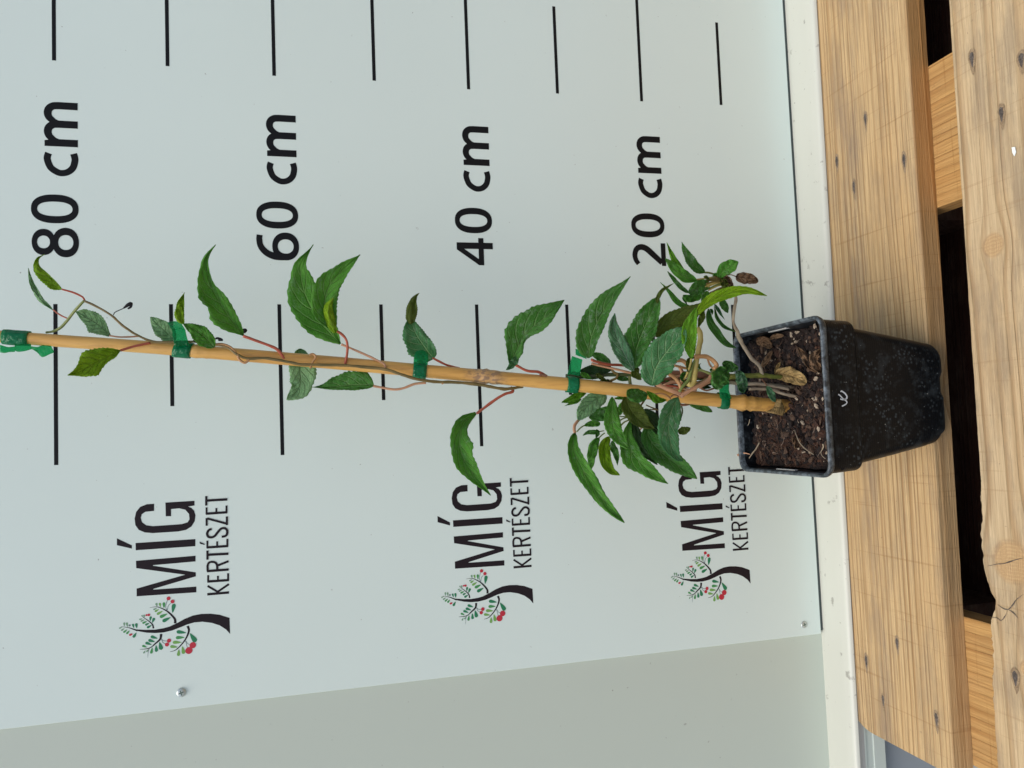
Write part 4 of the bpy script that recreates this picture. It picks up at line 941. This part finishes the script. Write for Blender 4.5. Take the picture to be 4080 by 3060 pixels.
for i in range(13):
    t = i / 12; x0 = 1080 + 230 * t; y0 = 720 + 130 * t + R.uniform(-20, 20); x1 = 900 + 130 * t + R.uniform(-40, 40); y1 = 730 + 270 * t + R.uniform(-20, 20)
    stemline('B6', [(x0 + 60, y0 - 10), ((x0 + x1) / 2 + 20, (y0 + y1) / 2 - 18), (x1, y1)], .0007, R.choice(['yell', 'yell', 'green', 'olive' if False else 'vine']), cy(2830) - .014 - R.uniform(0, .006), 'stem', plant)
stemline('B6', [(690, 745), (800, 722), (930, 705), (1080, 680)], .0008, 'yell', cy(2800) - .010, 'stem', plant)
stemline('B6', [(1060, 690), (1180, 740), (1290, 840), (1380, 930), (1450, 1010)], .0022, 'vine', cy(2900) - .012, 'stem', plant)
# woody twig that carries the shoot
tw = [px('B6', 1455, 1010), px('B6', 1470, 1080), px('B6', 1440, 1260), px('B6', 1425, 1480), px('B6', 1500, 1650), px('B7', 1520, 190), px('B7', 1600, 340), px('B7', 1740, 560), px('B7', 1880, 700), px('B7', 1930, 860)]
ty = [cy(2900) - .012, -.142, -.140, -.138, -.136, -.134, -.132, -.134, -.136, -.138]
V, Fc = tube_geo([P(*p, y) for p, y in zip(tw, ty)], [.0011, .0014, .0012, .0013, .0016, .0018, .0016, .0018, .0017, .0016], 90, 10, .55)
mesh_obj('twig', V, Fc, SM['twig'], plant, True)
# --- looping stalks near the base
ST = [([(70, 1015), (250, 1100), (420, 1160), (500, 1200)], .0020, 'pink', -.147), ([(250, 820), (380, 900), (470, 1010), (500, 1110)], .0017, 'tan', -.150), ([(400, 600), (520, 605), (600, 670), (640, 780), (620, 860)], .0018, 'tan', -.148),
      ([(380, 690), (480, 715), (600, 745)], .0011, 'tan', -.142), ([(470, 700), (520, 820), (520, 930), (490, 1010)], .0016, 'pink', -.140),
      ([(790, 20), (840, 130), (840, 260), (800, 450), (770, 640), (745, 850), (720, 980), (670, 1035), (620, 1005)], .0024, 'yell', -.156),
      ([(735, 548), (850, 530), (970, 545), (1070, 605), (1125, 690), (1080, 760)], .0021, 'tan', -.158), ([(1085, 765), (1030, 830), (930, 800), (840, 770), (770, 785)], .0012, 'green', -.155),
      ([(970, 580), (1010, 680), (1065, 745)], .0009, 'tan', -.150), ([(1032, 850), (1000, 930), (880, 1010), (700, 1110), (560, 1190), (500, 1240)], .0019, 'pink', -.150),
      ([(470, 1150), (530, 1060), (620, 960), (665, 830), (700, 700), (750, 600)], .0014, 'green', -.156), ([(640, 1000), (690, 880), (690, 780)], .0010, 'yell', -.154),
      ([(150, 930), (350, 920), (480, 935)], .0011, 'brown', -.135), ([(200, 1040), (330, 985), (460, 975)], .0014, 'pink', -.136), ([(220, 1050), (400, 1060), (470, 1090)], .0009, 'red', -.140),
      ([(760, 1040), (860, 980), (960, 920), (1050, 890)], .0013, 'vine', -.132), ([(830, 1090), (950, 1010), (1070, 970)], .0012, 'pink', -.134), ([(860, 1100), (960, 1130), (1090, 1090)], .0009, 'brown', -.134)]
for pts, r, m, y in ST: stemline('B7', pts, r, m, y, 'stem', plant)
lf('B7', [(640, 560), (650, 620), (640, 720), (620, 810)], 50, 60, 'olive', -.026, -.030, None, acu=.8, teeth=0)
lf('B7', [(600, 600), (640, 585), (700, 560), (740, 550)], 24, 24, 'olive', -.026, -.030, None, acu=.8, teeth=0)
lf('B7', [(600, 830), (560, 860), (540, 920), (560, 990)], 50, 60, 'mid', -.016, -.018, None, acu=.8, teeth=0)
lf('B7', [(860, 760), (825, 730), (815, 690), (850, 650)], 22, 22, 'dark', -.018, -.018, None, teeth=0)
lf('B7', [(1060, 790), (1030, 780), (1035, 760), (1070, 740)], 20, 20, 'dark', -.018, -.018, None, teeth=0)
R = random.Random(21)
for i in range(16):
    x0 = R.uniform(60, 420); y0 = R.uniform(880, 1090); x1 = R.uniform(480, 980); y1 = y0 + R.uniform(-70, 60)
    stemline('B7', [(x0, y0), ((x0 + x1) / 2, (y0 + y1) / 2 + R.uniform(-40, 40)), (x1, y1)], R.uniform(.0006, .0014), R.choice(['brown', 'pink', 'tan', 'vine', 'brown']), -.120 - R.uniform(0, .012), 'stem', plant)
for (x, y, a_) in ((180, 960, .3), (420, 900, -.4), (520, 1010, .5), (900, 1060, .2), (880, 905, -.2), (1000, 1000, .1)):
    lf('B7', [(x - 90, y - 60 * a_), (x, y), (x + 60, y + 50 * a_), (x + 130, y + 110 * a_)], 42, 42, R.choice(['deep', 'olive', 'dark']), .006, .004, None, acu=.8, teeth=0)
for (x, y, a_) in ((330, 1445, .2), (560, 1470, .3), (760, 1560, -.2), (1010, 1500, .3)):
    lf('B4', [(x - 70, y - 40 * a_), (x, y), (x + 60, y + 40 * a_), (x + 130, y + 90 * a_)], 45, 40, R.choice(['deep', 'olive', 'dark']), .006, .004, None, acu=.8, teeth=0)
# trunk stems into the soil
stemline('B7', [(300, 830), (550, 850), (760, 850), (1000, 880), (1300, 900), (1500, 905)], .0035, 'brown', [-.120, -.130], 'stem', plant)
stemline('B7', [(1040, 960), (1350, 985), (1650, 1010), (1950, 1030), (2212, 1045), (2500, 1075)], [.0026, .0021, .0017, .0014], 'grey', [-.128, -.132, -.134, -.136, -.137, -.138], 'stem', plant, wob=.5)
stemline('B7', [(1250, 890), (1600, 880), (1750, 870), (1900, 865), (2050, 880), (2280, 900), (2400, 930)], [.0030, .0026, .0022, .0016], 'moss', [-.134, -.140], 'stem', plant, wob=.6)
stemline('A6', [(430, 860), (560, 862), (640, 888), (735, 910), (790, 915)], .0015, 'grey', [-.138, -.150], 'root', plant, wob=.6)
stemline('A6', [(395, 830), (500, 828), (600, 845), (690, 862)], .0015, 'grey', [-.138, -.146], 'root', plant, wob=.6)
# crinkled leaves at the tie
lf('B7', [(1330, 780), (1230, 860), (1160, 980), (1110, 1112)], 160, 160, 'dark', -.026, -.034, None, peak=.42, acu=.6, ripple=.004)
lf('B7', [(1230, 660), (1310, 660), (1410, 700), (1512, 745)], 60, 130, 'dark', -.024, -.030, None, peak=.42, acu=.6, ripple=.004)
lf('B7', [(1480, 790), (1560, 900), (1590, 1050), (1600, 1175)], 90, 110, 'dusty', -.026, -.034, None, peak=.5, acu=.6, ripple=.004)
lf('B7', [(2010, 1055), (2060, 1130), (2110, 1230), (2165, 1335)], 62, 62, 'dusty', -.020, -.030, ('B7', [(1930, 940), (1985, 1000), (2015, 1058)], -.010), 'brown', .0006, peak=.5, acu=.8, teeth=0)
# --- lower side of the cane
lf('B5', [(1400, 262), (1310, 275), (1210, 262), (1100, 205)], 118, 88, 'dark', -.024, -.034, None, peak=.5, acu=.6, ripple=.002)
lf('B5', [(1388, 215), (1470, 280), (1560, 340), (1680, 345)], 42, 62, 'bright', -.024, -.018, None, peak=.5, acu=.9, teeth=0)
lf('B5', [(1850, 310), (1760, 480), (1710, 720), (1740, 980), (1830, 1180), (1925, 1242)], 160, 165, 'blue', -.030, -.050, None, peak=.42, acu=.95, fold=.3)
lf('B5', [(880, 300), (880, 520), (890, 720), (980, 900), (1135, 1066)], 120, 118, 'mid', -.018, -.040, None, peak=.46, acu=.9, fold=.3)
lf('B5', [(1150, 645), (1110, 850), (1180, 1120), (1370, 1340), (1560, 1480), (1702, 1576)], [10, 60, 110, 120, 96, 100, 110, 60, 1], [10, 60, 150, 190, 175, 120, 105, 52, 1], 'mid', -.006, -.040, None, peak=.42, acu=.85, fold=.4)
lf('B5', [(1400, 720), (1430, 920), (1620, 1130), (1880, 1330), (2128, 1502)], 170, 150, 'dark', -.006, -.030, None, peak=.42, acu=.85, fold=.4)
lf('B5', [(330, 825), (310, 1050), (440, 1350), (640, 1670), (860, 1950), (1062, 2149)], 112, 128, 'mid', -.012, -.055, None, peak=.40, acu=.8, fold=.5)
stemline('B5', [(740, 285), (640, 410), (540, 520), (420, 610), (345, 690), (322, 760), (332, 835)], [.0006, .0008, .001, .0012, .0014, .0014], 'pink', [-.112, -.132], 'stem', plant)
lf('B5', [(790, 255), (620, 350), (480, 480), (380, 640)], 140, 125, 'pale', .004, -.004, None, peak=.42, acu=.6)
lf('B5', [(500, 225), (380, 280), (260, 340), (138, 382)], 58, 58, 'bright', .006, .002, None, peak=.4, acu=.9, teeth=0)
lf('B5', [(430, 330), (340, 370), (260, 400), (185, 432)], 30, 30, 'bright', .008, .006, None, teeth=0)
lf('B5', [(860, 490), (760, 530), (650, 580), (540, 602)], 100, 90, 'dark', .0, .0, None, peak=.42, acu=.7, teeth=0)
lf('B5', [(705, 700), (620, 690), (540, 700), (465, 725)], 48, 45, 'mid', .002, .004, ('B5', [(465, 722), (410, 760), (360, 812)], .0), 'green', .0006, acu=.8, teeth=0)
lf('B5', [(695, 830), (620, 820), (530, 822), (450, 866)], 32, 34, 'dark', .0, .004, ('B5', [(690, 808), (760, 798)], .002), 'green', .0005, acu=.8, teeth=0)
lf('B5', [(650, 775), (665, 830), (655, 870), (638, 915)], 34, 34, 'dark', .0, .0, None, teeth=0)
lf('B5', [(690, 900), (620, 990), (575, 1150), (570, 1365)], 78, 66, 'mid', .0, -.006, ('B5', [(690, 900), (730, 860), (770, 830)], .0), 'green', .0006, peak=.45, acu=.75, teeth=0)
lf('B5', [(838, 885), (770, 1000), (770, 1200), (850, 1370), (990, 1450)], 98, 82, 'yellow', -.006, -.020, None, peak=.42, acu=.75, teeth=0, fold=.5)
lf('B5', [(885, 945), (900, 1050), (940, 1140), (960, 1305)], 50, 50, 'dark', .002, .0, None, acu=1.0)
lf('B5', [(1080, 290), (1130, 450), (1240, 600), (1360, 700), (1505, 765)], 170, 120, 'olive', .0, -.012, None, peak=.36, acu=.9, fold=.4)
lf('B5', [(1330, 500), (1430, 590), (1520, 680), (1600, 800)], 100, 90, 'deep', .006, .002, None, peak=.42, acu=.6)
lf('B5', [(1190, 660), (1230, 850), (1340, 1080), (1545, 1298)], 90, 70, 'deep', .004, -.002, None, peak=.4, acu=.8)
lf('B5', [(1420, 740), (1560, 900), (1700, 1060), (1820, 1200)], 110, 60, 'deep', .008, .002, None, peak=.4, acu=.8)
lf('B5', [(1850, 790), (1900, 800), (1960, 790), (2032, 756)], 62, 60, 'olive', .0, -.004, None, peak=.4, acu=.8, teeth=0)
lf('B5', [(1070, 390), (1030, 440), (1010, 500), (1000, 570)], 45, 55, 'mid', .004, .004, None, acu=.7, teeth=0)
lf('B5', [(1180, 330), (1100, 300), (1000, 310), (920, 330)], 40, 40, 'mid', .004, .004, None, acu=.8, teeth=0)
lf('B7', [(640, 1360), (780, 1400), (900, 1440), (1052, 1508)], 72, 62, 'dark', .008, .004, None, peak=.48, acu=.7, teeth=0)
for pts, r, m, y in (([(920, 325), (1010, 300), (1100, 275)], .0010, 'brown', -.118), ([(1000, 515), (1050, 505)], .0005, 'green', -.112), ([(990, 590), (1050, 590), (1100, 600)], .0006, 'green', -.112), ([(980, 660), (1040, 620), (1110, 600)], .0007, 'green', -.114),
                     ([(1000, 730), (1060, 670), (1130, 640)], .0008, 'green', -.114), ([(1360, 540), (1420, 490), (1480, 485), (1560, 490)], .0006, 'vine', -.112), ([(1380, 420), (1450, 450), (1560, 495)], .0006, 'vine', -.112),
                     ([(1210, 790), (1280, 735), (1350, 700)], .0008, 'pink', -.116), ([(1250, 830), (1310, 760), (1360, 700)], .0007, 'pink', -.116), ([(1370, 330), (1320, 400), (1280, 450)], .0009, 'vine', -.118),
                     ([(1900, 430), (1910, 520), (1880, 640)], .0008, 'dkgreen', -.112), ([(1860, 400), (1930, 420), (2060, 390), (2160, 365)], .0012, 'brown', -.118), ([(1740, 300), (1790, 270), (1850, 290), (1830, 330)], .0007, 'brown', -.150),
                     ([(1500, 260), (1600, 250), (1680, 280), (1740, 330)], .0009, 'tan', -.141)):
    stemline('B5', pts, r, m, y, 'stem', plant)
# --- the twining vine
vp = [('A5', 1175, 845, .004), ('A5', 1120, 855, 0), ('A5', 1060, 862, -.002), ('A5', 980, 850, -.004), ('A5', 880, 832, -.004), ('A5', 760, 820, -.005), ('A5', 640, 816, -.006), ('A5', 550, 808, -.008), ('A5', 450, 788, -.010), ('A5', 300, 738, -.010),
      ('A5', 180, 722, -.009), ('A5', 20, 708, -.009), ('A4', 2130, 705, -.009), ('A4', 1950, 702, -.009), ('A4', 1850, 682, -.0085), ('A4', 1720, 662, -.0085), ('A4', 1610, 664, -.0085), ('A4', 1540, 640, -.009), ('A4', 1470, 590, -.008), ('A4', 1390, 574, -.006),
      ('A4', 1260, 556, -.004), ('A4', 1130, 556, -.007), ('A4', 1000, 556, -.007), ('A4', 900, 518, -.008), ('A4', 800, 455, -.010), ('A4', 725, 388, -.010), ('A4', 640, 335, -.010), ('A4', 545, 290, -.010)]
Q = [P(*px(r, x, y), cy(px(r, x, y)[0]) + d) for r, x, y, d in vp]
V, Fc = tube_geo(Q, [.0014, .0014, .0013, .0012, .0011, .0010, .0009], 240, 9, .35); mesh_obj('vine', V, Fc, SM['vine'], plant, True)
Q = [P(*px('A4', x, y), cy(px('A4', x, y)[0]) + d) for x, y, d in ((545, 290, -.010), (520, 315, -.009), (480, 360, -.006), (430, 425, -.002), (390, 465, .0), (345, 488, .004), (300, 495, .008))]
V, Fc = tube_geo(Q, [.0010, .0010, .0012, .0011, .0009], 50, 9, .3); mesh_obj('vine', V, Fc, SM['green'], plant, True)
for reg, pts, r, m, dd in (('A4', [(1540, 635), (1550, 670), (1585, 692), (1612, 672), (1600, 662)], .0011, 'tan', -.009), ('A4', [(2010, 728), (2025, 690), (2045, 655), (2030, 636), (2005, 640)], .0010, 'tan', -.009),
                           ('A4', [(1390, 572), (1440, 570), (1490, 588), (1530, 625)], .0009, 'tan', -.010), ('A5', [(1285, 775), (1300, 770), (1330, 778)], .0013, 'brown', -.004),
                           ('A5', [(655, 810), (660, 822), (650, 828)], .0009, 'tan', -.006)):
    stemline(reg, pts, r, m, cy(px(reg, *pts[0])[0]) + dd, 'tendril', plant)
for reg, st_, cl in (('A4', [(735, 382), (745, 365), (780, 348), (803, 338)], [(800, 338), (815, 328), (830, 318), (850, 308), (846, 330), (828, 342)]), ('A4', [(1560, 512), (1575, 500), (1580, 485)], [(1568, 492), (1578, 480), (1592, 482), (1582, 500)]),
                     ('A4', [(1385, 545), (1395, 538)], [(1388, 540), (1410, 532), (1440, 545), (1415, 548)]), ('A4', [(1258, 560), (1265, 550)], [(1252, 552), (1262, 545), (1275, 552), (1265, 560)])):
    c = cy(px(reg, *st_[0])[0]) - .010
    o = stemline(reg, st_, .00035, 'black', c, 'dead_bud', plant)
    V, Fc = tube_geo([P(*px(reg, *p), c - .001) for p in cl], [.0005, .0010, .0013, .0009, .0005], 22, 8, .8); o2 = mesh_obj('bud_tip', V, Fc, SM['black'], None, True); o2.parent = o

# ------------------------------------------------------------------ litter on the soil
def litter(reg, mid, a, b, mat, z, label, **kw):
    y = PZ(*px(reg, *mid[0]), z).y; y2 = PZ(*px(reg, *mid[-1]), z + .003).y
    o = leaf(reg, mid, a, b, mat, y, y2, None, name='dry_leaf', ripple=.003, teeth=.02, **kw)
    tag(o, label, 'dead leaf'); return o
litter('C3', [(830, 1190), (960, 1150), (1130, 1200), (1315, 1290)], 130, 105, 'tan', .132, 'large curled tan dead leaf lying in the middle of the soil', peak=.42, acu=.4, fold=.8)
litter('C3', [(1185, 730), (1270, 860), (1350, 990), (1460, 1120)], 60, 50, 'brown', .130, 'narrow brown dead leaf pointing at the pot rim', peak=.5, acu=.6)
litter('C3', [(1560, 760), (1480, 850), (1450, 930), (1560, 1130)], 60, 90, 'brown', .128, 'brown dead leaf pressed against the front rim of the pot', peak=.5, acu=.6)
litter('C3', [(530, 650), (600, 640), (680, 660), (760, 740)], 90, 70, 'brown', .127, 'folded brown leaf scrap near the side wall of the pot', peak=.4, acu=.6)
litter('C3', [(740, 600), (800, 560), (860, 545), (960, 540)], 35, 40, 'brown', .128, 'thin brown leaf scrap beside the rim slot of the pot', peak=.5, acu=.6)
litter('C3', [(600, 1040), (660, 960), (720, 880), (775, 780)], 45, 50, 'brown', .129, 'upright brown leaf scrap beside the pale twig', peak=.5, acu=.6)
litter('C3', [(815, 1140), (850, 1060), (880, 1000), (905, 960)], 25, 25, 'tan', .132, 'small yellowish leaf strip above the large tan leaf', peak=.5, acu=.6)
litter('C4', [(1180, 740), (1200, 800), (1230, 860), (1190, 940)], 70, 60, 'brown', .129, 'rusty brown leaf scrap in the left half of the soil', peak=.5, acu=.6)
def loose(reg, pts, rad, mat, zs, label, name='dry_twig', cat='twig'):
    k = len(pts); zz = [zs[0] + (zs[1] - zs[0]) * i / (k - 1) for i in range(k)]
    Q = [PZ(*px(reg, *p), z) for p, z in zip(pts, zz)]
    V, Fc = tube_geo(Q, rad, k * 7, 8, .6); tag(mesh_obj(name, V, Fc, SM[mat], None, True), label, cat)
loose('C4', [(605, 842), (560, 930), (490, 1020), (410, 1140)], .0007, 'grey', (.129, .131), 'grey stick on the soil at the shaded far corner of the pot')
loose('C4', [(1185, 632), (1215, 720), (1275, 850), (1370, 950), (1500, 1042)], [.0004, .0006, .0006, .0005], 'grey', (.130, .130), 'pale bent stick crossing the reddish soil')
loose('C4', [(445, 460), (425, 540), (380, 590), (340, 640), (345, 690)], .0003, 'twig', (.130, .131), 'thin curly root hanging by the back wall of the pot', 'dry_root', 'root')
loose('C4', [(1655, 865), (1660, 920), (1622, 1000), (1640, 1060), (1695, 1112)], [.0006, .0004, .0003, .0003], 'twig', (.131, .131), 'pale curved root against the front rim of the pot', 'dry_root', 'root')
loose('C4', [(238, 1055), (290, 1030), (360, 1018), (450, 1035)], [.0013, .0010, .0006, .0004], 'pink', (.141, .133), 'pinkish dry stalk lying over the back rim of the pot')
print('leaves', LEAFN[0])
